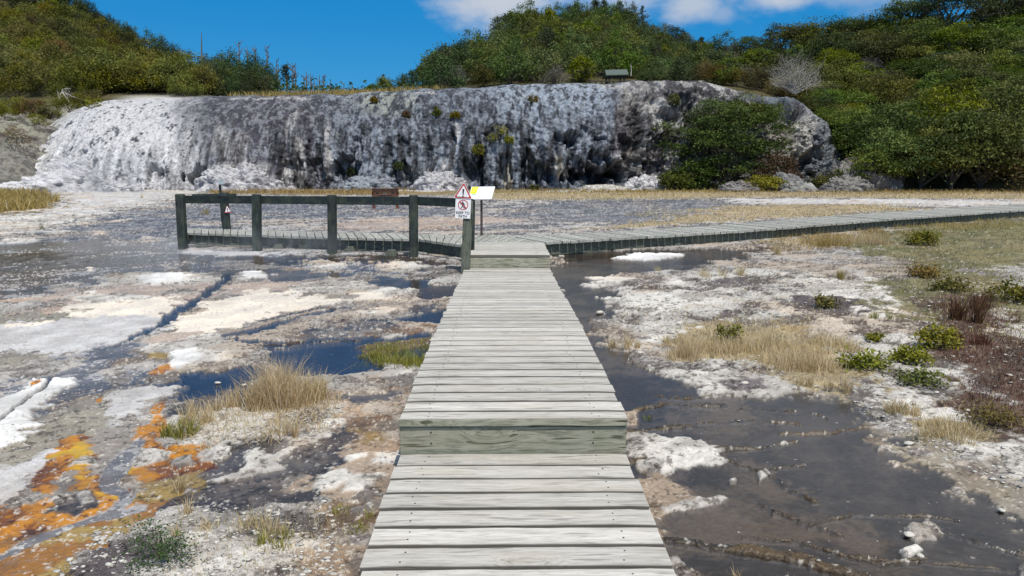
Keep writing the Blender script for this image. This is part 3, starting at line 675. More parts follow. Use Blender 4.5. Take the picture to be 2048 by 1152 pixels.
def mixcls(cls, idx, m, mh=None):
    mh = m if mh is None else mh
    a, b, h, r_, s_, bz = CL[cls]
    t = np.clip(0.5 + 1.7 * tex[idx] + 0.5 * big[idx] + .25 * spk[idx], 0, 1)
    if cls in ('streak', 'rough', 'crust', 'bluestreak', 'crustgrey'):
        t = np.clip(0.5 + 2.6 * (tex[idx] * 0.75 + spk[idx] * 0.25 + w2[idx] * .35), 0, 1)
    if cls in ('orange', 'yellow', 'ochre', 'redbrown'): t = np.clip(.45 + 1.5 * tex[idx] + 1.3 * w2[idx] + .45 * spk[idx] + .8 * wy1[idx], 0, 1)
    c = np.array(a)[None] * (1 - t[:, None]) + np.array(b)[None] * t[:, None]
    col[idx] = col[idx] * (1 - m[:, None]) + c * m[:, None]
    hh = h + (0.5 - t) * bz * 0.8
    rel[idx] = rel[idx] * (1 - mh) + hh * mh; rgh[idx] = rgh[idx] * (1 - m) + r_ * m
    sp_[idx] = sp_[idx] * (1 - m) + s_ * m; bm[idx] = bm[idx] * (1 - mh) + bz * mh
mixcls('crust', np.arange(N), np.ones(N))
LAYW = []
for cls, poly, rag, soft in LAY:
    P = np.array([gpt(x, max(y, 371.5))[:2] for x, y in poly]); LAYW.append((cls, P))
    D = np.median(P[:, 1]); mar = 0.05 + 0.05 * D
    lo = P.min(0) - mar * 2; hi = P.max(0) + mar * 2
    idx = np.nonzero((gx > lo[0]) & (gx < hi[0]) & (gy > lo[1]) & (gy < hi[1]))[0]
    if not len(idx): continue
    size = math.sqrt(max(1e-4, np.ptp(P[:, 0]) * np.ptp(P[:, 1])))
    amp = rag * min(0.10 + 0.035 * D, 0.30 * size)
    sd = sdpoly(gx[idx], gy[idx], P) + amp * (1.3 * w1[idx] + 1.1 * w2[idx] + .35 * spk[idx] * .5)
    sf = soft * min(0.012 + 0.004 * D, 0.12 * size)
    m = sst(sf, -sf, sd); hw = min(.07 + .01 * D, .30 * size); mh = sst(hw * .45, -hw * .55, sd); k = (m > 0.002) | (mh > .002)
    mixcls(cls, idx[k], m[k], mh[k])
for cls, line, wdt, rag in LINES:
    P = np.array([gpt(x, y)[:2] for x, y in line]); D = np.median(P[:, 1]); mar = wdt * 4 + .1
    lo = P.min(0) - mar; hi = P.max(0) + mar
    idx = np.nonzero((gx > lo[0]) & (gx < hi[0]) & (gy > lo[1]) & (gy < hi[1]))[0]
    qx = gx[idx] + rag * (0.03 + .3 * wdt) * 2 * w2[idx]; qy = gy[idx] + rag * (0.03 + .3 * wdt) * 2 * wy1[idx]
    sd = sdline(qx, qy, P) - wdt * (0.5 + 0.5 * rag * wy1[idx] + .25 * rag * spk[idx]); m = sst(0.012, -0.008, sd); k = m > 0.002
    mixcls(cls, idx[k], m[k])
# white salt flecks and rims of little terraces over the whole flat
near = np.clip(9 / dist, 0.25, 1)
fl = sst(0.42, 0.66, fbm(gx, gy, 34, 3, 81, 0.75) + 0.42 * w1) * (rel < 0.012) * (rel > -.012) * (gy > 1.5) * np.where(sp_ > .34, 1, .12)
bf = sst(0.34, 0.6, fbm(gx, gy, 22, 3, 85, 0.75) - 0.3 * w1) * (sp_ > .38) * (rel > -.004); col *= (1 - .62 * bf)[:, None] * np.array([1, .96, .92])[None] ** bf[:, None]
col += (np.array([.64, .62, .58]) - col) * (fl * 0.7)[:, None]; rel += fl * 0.004
ln = np.exp(-(np.abs(rim_ - np.round(rim_ * 6) / 6) / 0.008) ** 2) * (rel > -0.012) * (sp_ < .6)
col += (np.array([.20, .18, .17]) - col) * (ln * 0.35 * (w2 > -.1))[:, None]
lift = np.clip(bm * 40, 0, 1)
rel = rel * np.where(rel > 0, .75, 1) + bm * (bil * 1.35 - 0.40) + bm * .75 * (bil2 - .25) + bm * .30 * spk * near
tone = 1 + .20 * w2 + np.where(sp_ > .3, .12, .03) * spk; col *= tone[:, None]; wm = sst(.05, .5, w1 + .4 * wy1)[:, None] * (sp_ > .3)[:, None]; col = col * (1 - wm) + col * np.array([1.0, .90, .80]) * wm
gz = base_z(gx, gy) + rel
gz = np.where(gy < 0.5, base_z(gx, gy) - 0.02, gz)
gz += np.where(np.abs(gx) > 60, -0.05, 0)
ii = np.arange(ny_ * nx_).reshape(ny_, nx_)
F = np.stack([ii[:-1, :-1], ii[:-1, 1:], ii[1:, 1:], ii[1:, :-1]], -1).reshape(-1, 4)
prm = np.stack([rgh, sp_, bm, np.ones(N)], 1)
o = mk('ground', np.stack([gx, gy, gz], 1), F, M['ground'], None, True, cols={'col': np.clip(col, 0.01, .9), 'prm': prm})
tag(o, 'pale crusted hot spring flat with grey, cream and orange deposits around the boardwalk', kind='structure')
GX = gx.reshape(ny_, nx_); GZ = gz.reshape(ny_, nx_)
def ground_z(x, y):
    r = int(np.clip(np.searchsorted(rows, y), 1, ny_ - 1)); rr = rows[r]
    c = int(np.clip(np.searchsorted(GX[r], x), 0, nx_ - 1)); return float(GZ[r, c])

# one thin sheet of running water, just above the low deposits
wr = np.concatenate([np.linspace(1.2, 12, 90), np.linspace(12.3, 45, 60)]); wt = np.linspace(-1.1, 1.1, 140)
WX = np.maximum(wr, 4)[:, None] * wt[None]; WY = np.repeat(wr[:, None], len(wt), 1)
wz = base_z(WX, WY) - 0.0045
ii = np.arange(WX.size).reshape(WX.shape)
F = np.stack([ii[:-1, :-1], ii[:-1, 1:], ii[1:, 1:], ii[1:, :-1]], -1).reshape(-1, 4)
o = mk('water', np.stack([WX.ravel(), WY.ravel(), wz.ravel()], 1), F, M['water'], None, True)
tag(o, 'shallow clear run-off water lying over the dark and blue pools', kind='structure')

# ================================================================== SINTER TERRACE (the pale cliff across the flat)
TT = np.array([  # px, foot distance, crest distance, crest row, steepness, foot row
 (-120, 45.5, 47, 362, 1.0), (-60, 45.5, 48, 350, 1.0), (0, 45.5, 49, 335, 1.0), (50, 45.5, 51, 308, 1.0), (80, 45.5, 53, 285, 1.0), (110, 45.5, 55, 262, 1.0), (150, 45.5, 57, 236, 1.0),
 (200, 45.5, 58, 213, 1.0), (250, 45.5, 58, 207, 1.0), (345, 46, 58, 203, 1.05), (430, 46.5, 57, 200, 1.15), (500, 47, 56, 198, 1.3), (560, 47, 55, 196, 1.5), (620, 47.5, 54.5, 194, 1.6),
 (760, 47.5, 54, 191, 1.7), (870, 47.5, 54, 184, 1.7), (960, 47, 53.5, 179, 1.8), (1100, 47, 53, 175, 2.2), (1220, 47.5, 53, 172, 2.3), (1300, 48.5, 53.5, 170, 2.0), (1400, 49, 54, 169, 2.0),
 (1450, 49.5, 54, 183, 1.9), (1520, 50, 54.5, 200, 1.8), (1560, 50, 54.5, 203, 1.8), (1600, 50, 54, 215, 1.7), (1635, 50, 54, 250, 1.6), (1680, 50, 53, 320, 1.4), (1720, 50, 52, 360, 1.2)])
NU = 980; NV = 215; NP = 12
upx = np.linspace(-120, 1720, NU)
Df = np.interp(upx, TT[:, 0], TT[:, 1]); Dc = np.interp(upx, TT[:, 0], TT[:, 2]); Pc = np.interp(upx, TT[:, 0], TT[:, 3]); Se = np.interp(upx, TT[:, 0], TT[:, 4])
k5 = np.ones(25) / 25; sm = lambda a: np.convolve(np.pad(a, 12, 'edge'), k5, 'valid')
Df, Dc, Se = sm(Df), sm(Dc), sm(Se); Pc = sm(Pc) + 1.5 * fbm(upx * .02, upx * 0, 1, 4, 91) * 2
elv = np.tan((328 - Pc) / FPX * 0.972)
azm = np.arctan((upx - 1008) / FPX)
H = CAMZ + Dc * (328 - Pc) / FPX * 0.98
s_ = np.linspace(0, 1, NV)[None, :]; A = s_ * math.pi / 2
u1 = np.arange(NU)[:, None] * 0.06
dep = (1 - np.cos(A)) ** (0.62 + 0.38 * Se[:, None]); hgt = np.sin(A) ** (1.0)
Yb = Df[:, None] + (Dc - Df)[:, None] * dep; Zb = H[:, None] * hgt - 0.12 * (1 - s_)
tp = np.linspace(0.06, 1, NP)[None, :]
Yb = np.concatenate([Yb, Dc[:, None] + 9 * tp], 1); Zb = np.concatenate([Zb, H[:, None] + 0 * tp - 0.15 * tp], 1)
Xb = Yb * np.tan(azm)[:, None] + 0 * Zb
P = np.stack([Xb, Yb, Zb], -1)
def normals(P):
    du = np.gradient(P, axis=0); dv_ = np.gradient(P, axis=1); n = np.cross(du, dv_)
    return n / (np.linalg.norm(n, axis=-1, keepdims=True) + 1e-9)
Nn = normals(P); Nn = np.where(Nn[..., 1:2] > 0.2, -Nn, Nn)
arc = np.concatenate([np.zeros((NU, 1)), np.cumsum(np.linalg.norm(np.diff(P, axis=1), axis=-1), axis=1)], 1)
qx, qy = proj(P.reshape(-1, 3)); qx = qx.reshape(arc.shape); qy = qy.reshape(arc.shape)
U = Xb; V = arc
# how steep / craggy each stretch is
cen = sst(480, 620, qx) * sst(1700, 1500, qx)            # grey cliffs
crag = sst(1225, 1270, qx + 8 * fbm(U, V, .8, 3, 5))      # broken rock to the right
wrp = fbm(U, V * .35, .5, 4, 101)
flute = 1 - billow(U + .35 * wrp, V * .16, 1.7, 3, 111, .5) * 2
flute2 = 1 - billow(U + .25 * wrp, V * .22, 4.5, 3, 113, .55) * 2
lump = billow(U, V * .75, .42, 3, 121, .5)
knob = billow(U, V, 2.3, 3, 131, .6)
bead = billow(U, V * .8, 5.5, 3, 141, .6)
fade = sst(0, .9, V) * 0.35 + .65; topf = np.concatenate([np.ones((NU, NV)), np.repeat(1 - 0.85 * tp, NU, 0)], 1)
low = sst(3.2, .6, V)
disp = (lump - .28) * (.75 * cen + .35) + flute * (.30 * cen * sst(5.5, 3.0, V) + .10 * cen + .04) + flute2 * (.10 * cen + .025) + (knob - .3) * (.30 * cen + .14) + (bead - .3) * .17
disp += crag * ((billow(U, V, .9, 4, 151, .65) - .3) * 1.1 + (billow(U + 3, V * 1.3, 2.0, 3, 157, .6) - .3) * .7)
# scalloped lips that overhang, and hollows under them: (px, py, half width, half height, depth)
HOL = [(385, 358, 26, 16, 1.6), (310, 352, 12, 16, .7), (402, 340, 12, 12, .8), (585, 350, 18, 25, .6), (640, 345, 8, 40, .5), (695, 340, 22, 30, 1.3), (720, 300, 10, 16, .6), (672, 355, 10, 20, .8), (790, 350, 14, 24, 1.1), (812, 348, 12, 26, 1.0),
       (806, 290, 8, 12, .6), (905, 285, 7, 30, .7), (952, 345, 24, 26, 1.2), (985, 290, 12, 22, .5), (1012, 330, 18, 32, 1.0), (1060, 345, 16, 34, 1.2), (1090, 352, 30, 20, 1.5), (1128, 282, 18, 12, 1.6), (1140, 300, 12, 16, 1.3),
       (1185, 357, 55, 18, 2.3), (1150, 340, 30, 26, 1.0), (1192, 315, 16, 14, 1.5), (1168, 258, 7, 6, .7), (1198, 280, 12, 6, .9), (1250, 300, 20, 22, 1.3), (1262, 330, 24, 14, .9), (1235, 345, 22, 26, 1.0), (1055, 288, 10, 8, .5),
       (1290, 205, 22, 12, 1.0), (1340, 235, 40, 14, 1.2), (1270, 245, 14, 26, 1.2), (1360, 200, 28, 8, .9), (1240, 205, 12, 22, .6), (1320, 180, 30, 6, .4), (1390, 230, 40, 40, 1.2), (1310, 290, 25, 14, .7),
       (1555, 235, 34, 20, 1.8), (1585, 240, 20, 14, 1.6), (1600, 350, 40, 34, 1.4), (1640, 330, 22, 50, .9), (1535, 225, 20, 18, 1.2), (120, 318, 18, 14, .5), (168, 305, 14, 5, .9), (60, 318, 16, 14, .7), (85, 270, 14, 20, .6), (30, 300, 10, 12, .5)]
hn = .55 * fbm(U, V * .6, 1.4, 3, 161) + .5 * fbm(U, V * .3, 4, 2, 163); hol = np.zeros_like(U)
for a, b, rx, ry, dd in HOL:
    r = np.sqrt(((qx - a) / rx) ** 2 + ((qy - b) / ry) ** 2) + hn
    m = sst(1.12, .72, r); disp -= dd * m * (.72 if b < 320 else 1); hol = np.maximum(hol, m)
# ribs and curtains standing proud: (px, py, half width, half height, height)
for a, b, rx, ry, dd in [(1115, 320, 13, 40, .6), (1112, 340, 16, 14, .9), (1018, 352, 6, 30, .7), (995, 350, 6, 30, .5), (1078, 345, 4, 20, .5), (1265, 330, 14, 50, .9), (1290, 365, 30, 14, .8), (655, 310, 8, 50, .5), (590, 270, 14, 70, .4),
                         (740, 355, 26, 22, .8), (820, 345, 26, 34, .6), (880, 352, 26, 24, 1.0), (500, 352, 48, 22, 1.1), (545, 355, 26, 22, .9), (440, 350, 26, 14, .7), (780, 362, 24, 12, .7), (1250, 270, 10, 40, .5), (1230, 320, 14, 30, .4), (1205, 300, 10, 60, .4),
                         (1300, 270, 24, 30, .7), (1575, 205, 50, 22, 1.2), (1600, 280, 26, 44, .9), (1640, 270, 20, 40, .6), (845, 352, 20, 20, .5)]:
    m = sst(1.3, .2, np.sqrt(((qx - a) / rx) ** 2 + ((qy - b) / ry) ** 2) + .5 * hn); disp += dd * m * (1 - .3 * hol)
taper = 1 - .88 * sst(.50, .93, np.concatenate([s_ + 0 * U[:, :NV], np.ones((NU, NP))], 1)) * (1 - .10 * crag)
disp = (disp - (flute2 * (.10 * cen + .025) + (bead - .3) * .17)) * taper + (flute2 * (.10 * cen + .025) + (bead - .3) * .17) * (.35 + .65 * taper)
disp *= fade * topf * .72
P2 = P + Nn * disp[..., None]
P2[..., 2] = np.where(V < .05, -.3, P2[..., 2])
# ---- colour of the deposit on the cliff
n1 = fbm(U, V * .45, 3.5, 4, 171, .7); n2 = fbm(U, V * .18, 1.6, 4, 181, .6); n3 = vnoise(U * 9, V * 7, None, 191); bigc = fbm(U, V * .4, .35, 3, 195)
def cm(C, c, m): C += (np.array(c) - C) * np.clip(m, 0, 1)[..., None]
C = np.zeros(U.shape + (3,)); C[:] = (.075, .083, .104)
t = sst(-.25, .45, n1 + .35 * n3 + .2 * bigc)
cm(C, (.30, .31, .35), t * .8)
zb = sst(610, 700, qx + 40 * n2) * sst(1290, 1230, qx)      # blue-grey centre
cm(C, (.30, .345, .42), zb * sst(-.35, .35, n1 + .3 * n3) * .85)
cm(C, (.42, .485, .58), sst(950, 1040, qx + 30 * n2) * sst(1235, 1200, qx) * sst(262, 205, qy + 20 * n2) * sst(-.5, .25, n1 + .3 * n3) * .95)
cm(C, (.40, .43, .40), sst(90, 30, np.hypot((qx - 770), (qy - 205) * 2.2) + 25 * n2) * sst(-.3, .3, n1))
cm(C, (.085, .080, .105), sst(380, 470, qx + 60 * n2) * sst(700, 600, qx + 60 * n2) * sst(.25, -.2, n1 + .3 * n3) * .9)
wl = sst(425, 325, qx + 34 * n2 + 30 * n1 + 30 * bigc - (qy - 250) * .30 - 35 * sst(220, 200, qy))  # white left flank
cm(C, (.62, .62, .645), wl * sst(-.75, -.15, n1 + .35 * n3)); cm(C, (.30, .30, .33), wl * sst(.42, .62, n1 * .8 + .5 * n3) * .8)
def streak(a, b, rx, ry, c, k=1, s=1.0):
    r = np.sqrt(((qx - a) / rx) ** 2 + ((qy - b) / ry) ** 2) + .75 * n2 + .35 * n1
    cm(C, c, sst(1.25, .6, r) * k * sst(-.7, -.1, n1 * s + .3 * n3))
Wc = (.62, .61, .62)
for a, b, rx, ry, k in [(588, 245, 14, 45, .9), (596, 300, 12, 40, .9), (590, 350, 22, 26, .8), (655, 275, 7, 30, .7), (660, 330, 10, 36, .95), (455, 290, 40, 34, .55), (440, 265, 16, 14, .6), (500, 345, 60, 30, .9), (440, 345, 34, 22, .9),
                        (545, 362, 30, 14, .9), (915, 275, 4, 32, .9), (895, 335, 12, 22, .8), (882, 358, 32, 18, .95), (820, 350, 18, 26, .7), (910, 320, 5, 36, .7), (720, 360, 20, 14, .5), (780, 365, 24, 10, .5),
                        (1245, 318, 24, 14, .95), (1268, 300, 8, 14, .9), (1272, 345, 12, 40, .9), (1290, 372, 30, 10, .95), (1298, 355, 10, 24, .8), (1340, 215, 60, 34, .75), (1310, 265, 28, 34, .85), (1350, 290, 34, 40, .85), (1300, 190, 50, 12, .6), (1400, 176, 60, 8, .9), (1260, 174, 60, 5, .7),
                        (1570, 196, 46, 8, .7), (1610, 260, 20, 26, .95), (1600, 290, 16, 26, .9), (1590, 240, 26, 14, .5), (560, 198, 90, 3, .7), (850, 186, 20, 4, .8)]:
    streak(a, b, rx, ry, Wc, k)
for a, b, rx, ry in [(1113, 335, 8, 28), (1115, 345, 12, 10), (1019, 352, 4, 30), (1010, 350, 3, 26), (1079, 345, 3, 18), (1260, 300, 10, 8)]:
    streak(a, b, rx, ry, (.58, .55, .47), .95, .3)
for a, b, rx, ry, k in [(1335, 248, 10, 8, .8), (1330, 270, 8, 16, .4)]: streak(a, b, rx, ry, (.34, .12, .05), k)
for a, b, rx, ry, k in [(1330, 320, 50, 30, .5), (1250, 290, 30, 30, .4), (1370, 340, 60, 20, .6)]: streak(a, b, rx, ry, (.20, .13, .13), k)
for a, b, rx, ry, k in [(1245, 240, 18, 50, .9), (1272, 250, 16, 30, .8), (1225, 345, 30, 26, .7), (1300, 350, 9, 34, .5), (1180, 340, 60, 20, .6), (1400, 190, 40, 6, .5), (1350, 195, 30, 8, .6)]: streak(a, b, rx, ry, (.075, .065, .075), k)
ncr = fbm(P2[..., 0] * 1.0, P2[..., 2], 1.3, 5, 821, .7); ncr2 = fbm(P2[..., 0], P2[..., 2] + P2[..., 1], 3.5, 3, 823, .7)
cm(C, (.56, .545, .53), crag * sst(1520, 1480, qx) * sst(-.05, .18, ncr + .3 * ncr2) * .85); cm(C, (.085, .08, .085), crag * sst(1520, 1480, qx) * sst(-.08, -.28, ncr + .35 * ncr2) * .85)
rr_ = sst(1500, 1540, qx)                                    # pale buttress at the right end
cm(C, (.42, .38, .33), rr_ * sst(225, 250, qy + 10 * n2) * sst(1620, 1560, qx + 20 * n2) * .85)
cm(C, (.28, .31, .35), rr_ * sst(1590, 1625, qx + 20 * n2 + (qy - 250) * .15) * .9); cm(C, (.20, .25, .29), rr_ * sst(225, 205, qy + 10 * n2) * sst(1620, 1570, qx) * .9)
for a, b, rx, ry, k in [(1612, 262, 20, 28, .95), (1600, 300, 14, 22, .9), (1595, 193, 40, 7, .9), (1630, 215, 26, 16, .6)]: streak(a, b, rx, ry, (.66, .64, .60), k)
dk = sst(-.1, -.9, disp); cm(C, (.10, .09, .095), crag * sst(.2, -.5, n1) * .55)
topm = np.concatenate([np.zeros((NU, NV)), np.ones((NU, NP))], 1)
cm(C, (.62, .61, .60), topm * sst(520, 420, qx)); cm(C, (.30, .25, .14), topm * sst(530, 590, qx) * .8)
lich = sst(120, 60, qx + 30 * n2 - (330 - qy) * .55); cm(C, (.30, .29, .24), lich * sst(-.2, .3, n2) * sst(345, 325, qy) * .8)
# rising damp at the cliff foot
ii = np.arange(U.size).reshape(U.shape)
F = np.stack([ii[:-1, :-1], ii[1:, :-1], ii[1:, 1:], ii[:-1, 1:]], -1).reshape(-1, 4)
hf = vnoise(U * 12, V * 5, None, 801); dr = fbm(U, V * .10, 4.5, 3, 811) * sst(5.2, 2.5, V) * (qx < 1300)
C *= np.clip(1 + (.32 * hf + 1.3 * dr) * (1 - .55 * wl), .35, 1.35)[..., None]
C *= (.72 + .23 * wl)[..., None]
C *= (1 - .55 * np.exp(-np.maximum(bead - .04, 0) / .07) * .8)[..., None]      # colour gets darker in the creases between the beads
prm = np.stack([np.full(U.size, .75), np.full(U.size, .75), np.zeros(U.size), np.ones(U.size)], 1)
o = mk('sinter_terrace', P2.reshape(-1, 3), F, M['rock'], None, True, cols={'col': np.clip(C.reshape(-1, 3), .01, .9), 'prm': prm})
tag(o, 'long rounded silica terrace cliff, white at its left flank and blue grey with drip curtains', kind='structure')

# low domes at the foot of the cliff: (px, py of base, distance, half width m, height m, colour)
def dome(name, px, py, Y, rx, ry, h, c0, c1, label=None, cat=None, group=None, seed=0, kind=None, rough=1.0, zb=0.0, mat='rock', n=70, p=.6):
    c = ypt(px, py, Y); c[2] = zb
    th = np.linspace(0, 2 * math.pi, n * 2, endpoint=False)[None, :]; r = np.linspace(0, 1, n)[:, None]
    X = rx * r * np.cos(th); Yy = ry * r * np.sin(th); Z = h * np.clip(1 - r ** 2.2, 0, 1) ** p + 0 * th
    X = X + 0 * Z; Yy = Yy + 0 * Z
    s = min(rx, ry)
    nz = (billow(X + seed * 7, Yy + Z, 1.6 / s, 4, 200 + seed, .6) - .3); nf = billow(X - seed, Yy * .6 + Z * 1.5, 7 / s, 3, 210 + seed, .6) - .3
    k = 1 + rough * (.55 * nz + .16 * nf)
    X = X * k; Yy = Yy * k; Z = Z * (1 + rough * (.5 * nz + .25 * nf)) - .06 * h * (r > .97)
    a = fbm(X + seed, Yy + Z, 5 / s, 4, 220 + seed, .65); t = sst(-.3, .4, a)
    Cc = np.array(c0) * (1 - t[..., None]) + np.array(c1) * t[..., None]
    ii = np.arange(X.size).reshape(X.shape); jj = np.roll(ii, -1, 1)
    F = np.stack([ii[:-1], ii[1:], jj[1:], jj[:-1]], -1).reshape(-1, 4)
    prm = np.tile([.75, .7, 0, 1], (X.size, 1))
    o = mk(name, np.stack([X.ravel(), Yy.ravel(), Z.ravel()], 1), F, M[mat], None, True, cols={'col': Cc.reshape(-1, 3), 'prm': prm})
    o.location = c; return tag(o, label, cat, group, kind)
W0, W1 = (.66, .66, .69), (.42, .42, .45)
dome('sinter_mound', 95, 378, 44.5, 3.6, 2.6, 1.15, W0, W1, 'low white silica mound at the far left foot of the terrace', 'rock mound', seed=1, rough=.7)
dome('sinter_mound', 152, 378, 46.0, 1.6, 1.6, 1.95, W0, W1, 'small white silica knob between the left mound and the terrace', 'rock mound', seed=2, rough=.8)
dome('sinter_mound', 225, 380, 44.6, 1.6, 1.2, .55, W0, W1, 'low white bulge of silica below the white flank, beside the steam', 'rock mound', seed=3)
dome('sinter_mound', 480, 380, 46.0, 2.5, 1.8, 1.35, (.62, .62, .64), (.30, .29, .32), 'white and grey streaked mound at the cliff foot behind the railing', 'rock mound', seed=4)
dome('sinter_mound', 735, 378, 46.8, 2.0, 1.2, .75, (.33, .36, .40), (.20, .22, .26), 'blue grey knobbly mound at the cliff foot above the brown board', 'rock mound', seed=5)
dome('sinter_mound', 880, 378, 46.4, 1.7, 1.2, 1.05, (.60, .59, .60), (.30, .30, .33), 'pale fan of sinter at the cliff foot left of the warning sign', 'rock mound', seed=6)
dome('rock_slab', 1205, 373, 46.0, 1.6, .7, .35, (.62, .60, .55), (.40, .37, .33), 'pale flat slab lying at the foot of the overhang', 'rock', seed=7, rough=.5)
dome('sinter_mound', 1290, 382, 46.6, 1.3, .9, .8, (.68, .67, .68), (.34, .33, .35), 'white fluted apron under the pale spout beside the big bush', 'rock mound', seed=8)
for i_, (px_, py_, Y_, rx_, h_, zb_, lb_) in enumerate([(62, 340, 47.5, 2.0, 2.2, .4, 'grey broken rock on the left bank between the two lichened boulders'), (95, 285, 50.5, 2.4, 1.6, 2.4, 'pale lichened hump at the upper left shoulder of the terrace'), (40, 262, 53.0, 3.0, 1.5, 3.2, 'flat lichened rock just below the left scrub'), (150, 240, 55.0, 2.6, 1.0, 4.0, 'low crusty hump on the bank where the white flank begins'), (52, 366, 45.3, 1.6, .9, -.1, 'grey rubble at the far left behind the white mound')]):
    dome('boulder', px_, py_, Y_, rx_, rx_ * .7, h_, (.33, .32, .27), (.15, .135, .125), lb_, 'boulder', seed=30 + i_, rough=1.0, zb=zb_, mat='boulder')
LG0, LG1 = (.27, .26, .23), (.17, .155, .15)
dome('boulder', 8, 375, 43.5, 2.0, 1.6, 2.3, LG0, LG1, 'rounded grey boulder at the left edge below the bushes', 'boulder', seed=9, rough=.5, mat='boulder')
dome('boulder', 10, 300, 49, 3.2, 2.2, 2.4, (.30, .30, .24), (.17, .15, .14), 'lichen covered grey rock high on the left bank', 'boulder', seed=10, rough=.5, zb=1.9, mat='boulder')
dome('boulder', 1570, 370, 44.5, 1.15, .9, 1.0, (.26, .26, .26), (.16, .155, .16), 'angular grey boulder behind the yellow green shrub', 'boulder', seed=11, rough=.9, mat='boulder')
dome('boulder', 1592, 382, 43.5, 1.1, .8, .55, (.32, .32, .30), (.18, .175, .17), 'low rounded boulder in the golden grass right of the yellow green shrub', 'boulder', seed=12, rough=.8, mat='boulder')
dome('boulder', 1616, 382, 43.2, .45, .4, .5, (.46, .46, .45), (.30, .30, .29), 'small pale square boulder standing in the golden grass', 'boulder', seed=13, rough=.5, mat='boulder')
dome('boulder', 1690, 375, 44.0, 1.5, 1.0, .85, (.28, .27, .25), (.16, .15, .15), 'layered grey rock half hidden by low shrubs at the right', 'boulder', seed=14, rough=1, mat='boulder')
dome('boulder', 1725, 372, 45.5, 2.2, 1.5, 2.0, (.30, .28, .26), (.18, .16, .15), 'tall rough rock heap under the tall right hand bushes', 'boulder', seed=15, rough=1, mat='boulder')
dome('boulder', 1480, 378, 44.0, 1.2, .9, .55, (.30, .29, .28), (.16, .14, .14), 'dark mottled boulder left of the yellow green shrub', 'boulder', seed=16, rough=1, mat='boulder')

# ================================================================== HILLS
HT = np.array([  # px, base distance, base row, ridge distance, ridge row (bare ground)
 (-700, 48, 345, 95, -60), (-300, 48, 345, 100, -40), (0, 50, 318, 115, -8), (100, 53, 262, 118, 8), (200, 58, 214, 120, 30), (240, 60, 206, 120, 58), (280, 60, 202, 118, 100), (330, 60, 200, 112, 124), (400, 61, 199, 100, 160), (480, 62, 198, 95, 172),
 (560, 62, 197, 92, 184), (620, 62, 196, 85, 193), (700, 62, 195, 78, 197), (800, 62, 193, 82, 194), (870, 62, 187, 95, 184), (920, 62, 183, 120, 150), (960, 62, 180, 135, 105), (1000, 62, 179, 142, 84), (1060, 62, 178, 150, 60), (1120, 62, 177, 155, 38), (1200, 62, 176, 155, 36),
 (1260, 62, 174, 150, 62), (1310, 62, 173, 140, 98), (1400, 61, 172, 115, 120), (1480, 60, 178, 98, 118), (1560, 58, 192, 92, 105), (1620, 55, 235, 88, 98), (1680, 51, 320, 82, 100), (1760, 49, 352, 80, 88), (1850, 48, 372, 78, 62), (2048, 48, 374, 75, 42), (2500, 48, 378, 72, 20), (3000, 48, 378, 70, 10)])
hp = np.linspace(-700, 3000, 420); HI = [sm(np.interp(hp, HT[:, 0], HT[:, j])) for j in range(1, 5)]
def hill(px, t):
    """ground point of the hill in the direction of px, t = 0 at its foot, 1 on its ridge"""
    Db, Rb, Dr, Rr = [np.interp(px, hp, h) for h in HI]
    D = Db + (Dr - Db) * t; row = Rb + (Rr - Rb) * np.clip(t, 0, 1) ** .85
    z = CAMZ + D * (328 - row) / FPX * .972 - np.clip(t - 1, 0, 9) * 22
    x = D * np.tan(np.arctan((px - 1008) / FPX)); z = z + .5 * fbm(x, D, .15, 3, 301) * np.clip(t * 6, 0, 1)
    return np.stack([x, D, z], -1)
tv = np.concatenate([[-.001], np.linspace(0, 1, 60), [1.15, 1.5, 2.2]])
HP = hill(hp[:, None] + 0 * tv[None], tv[None] + 0 * hp[:, None]); HP[:, 0, 2] -= 5
ii = np.arange(HP.shape[0] * HP.shape[1]).reshape(HP.shape[:2])
F = np.stack([ii[:-1, :-1], ii[1:, :-1], ii[1:, 1:], ii[:-1, 1:]], -1).reshape(-1, 4)
hx, hy = HP[..., 0], HP[..., 1]; a = fbm(hx, hy, .3, 4, 311)
HC = np.zeros(HP.shape); HC[:] = (.050, .050, .022); cm(HC, (.11, .095, .045), sst(-.2, .5, a))
qqx = hp[:, None] + 0 * hy
cm(HC, (.30, .285, .23), sst(.18, .06, tv[None] + .05 * a) * sst(230, 160, qqx)); cm(HC, (.26, .20, .09), sst(.4, .1, tv[None]) * sst(480, 560, qqx) * sst(900, 820, qqx))
cm(HC, (.60, .59, .57), sst(.10, .0, tv[None]) * sst(240, 300, qqx) * sst(520, 470, qqx))
prm = np.tile([.9, .6, 0, 1], (HP.shape[0] * HP.shape[1], 1))
o = mk('hill', HP.reshape(-1, 3), F, M['boulder'], None, True, cols={'col': HC.reshape(-1, 3), 'prm': prm})
tag(o, 'steep bush covered hills rising behind the terrace and down to the flat at the right', kind='structure')

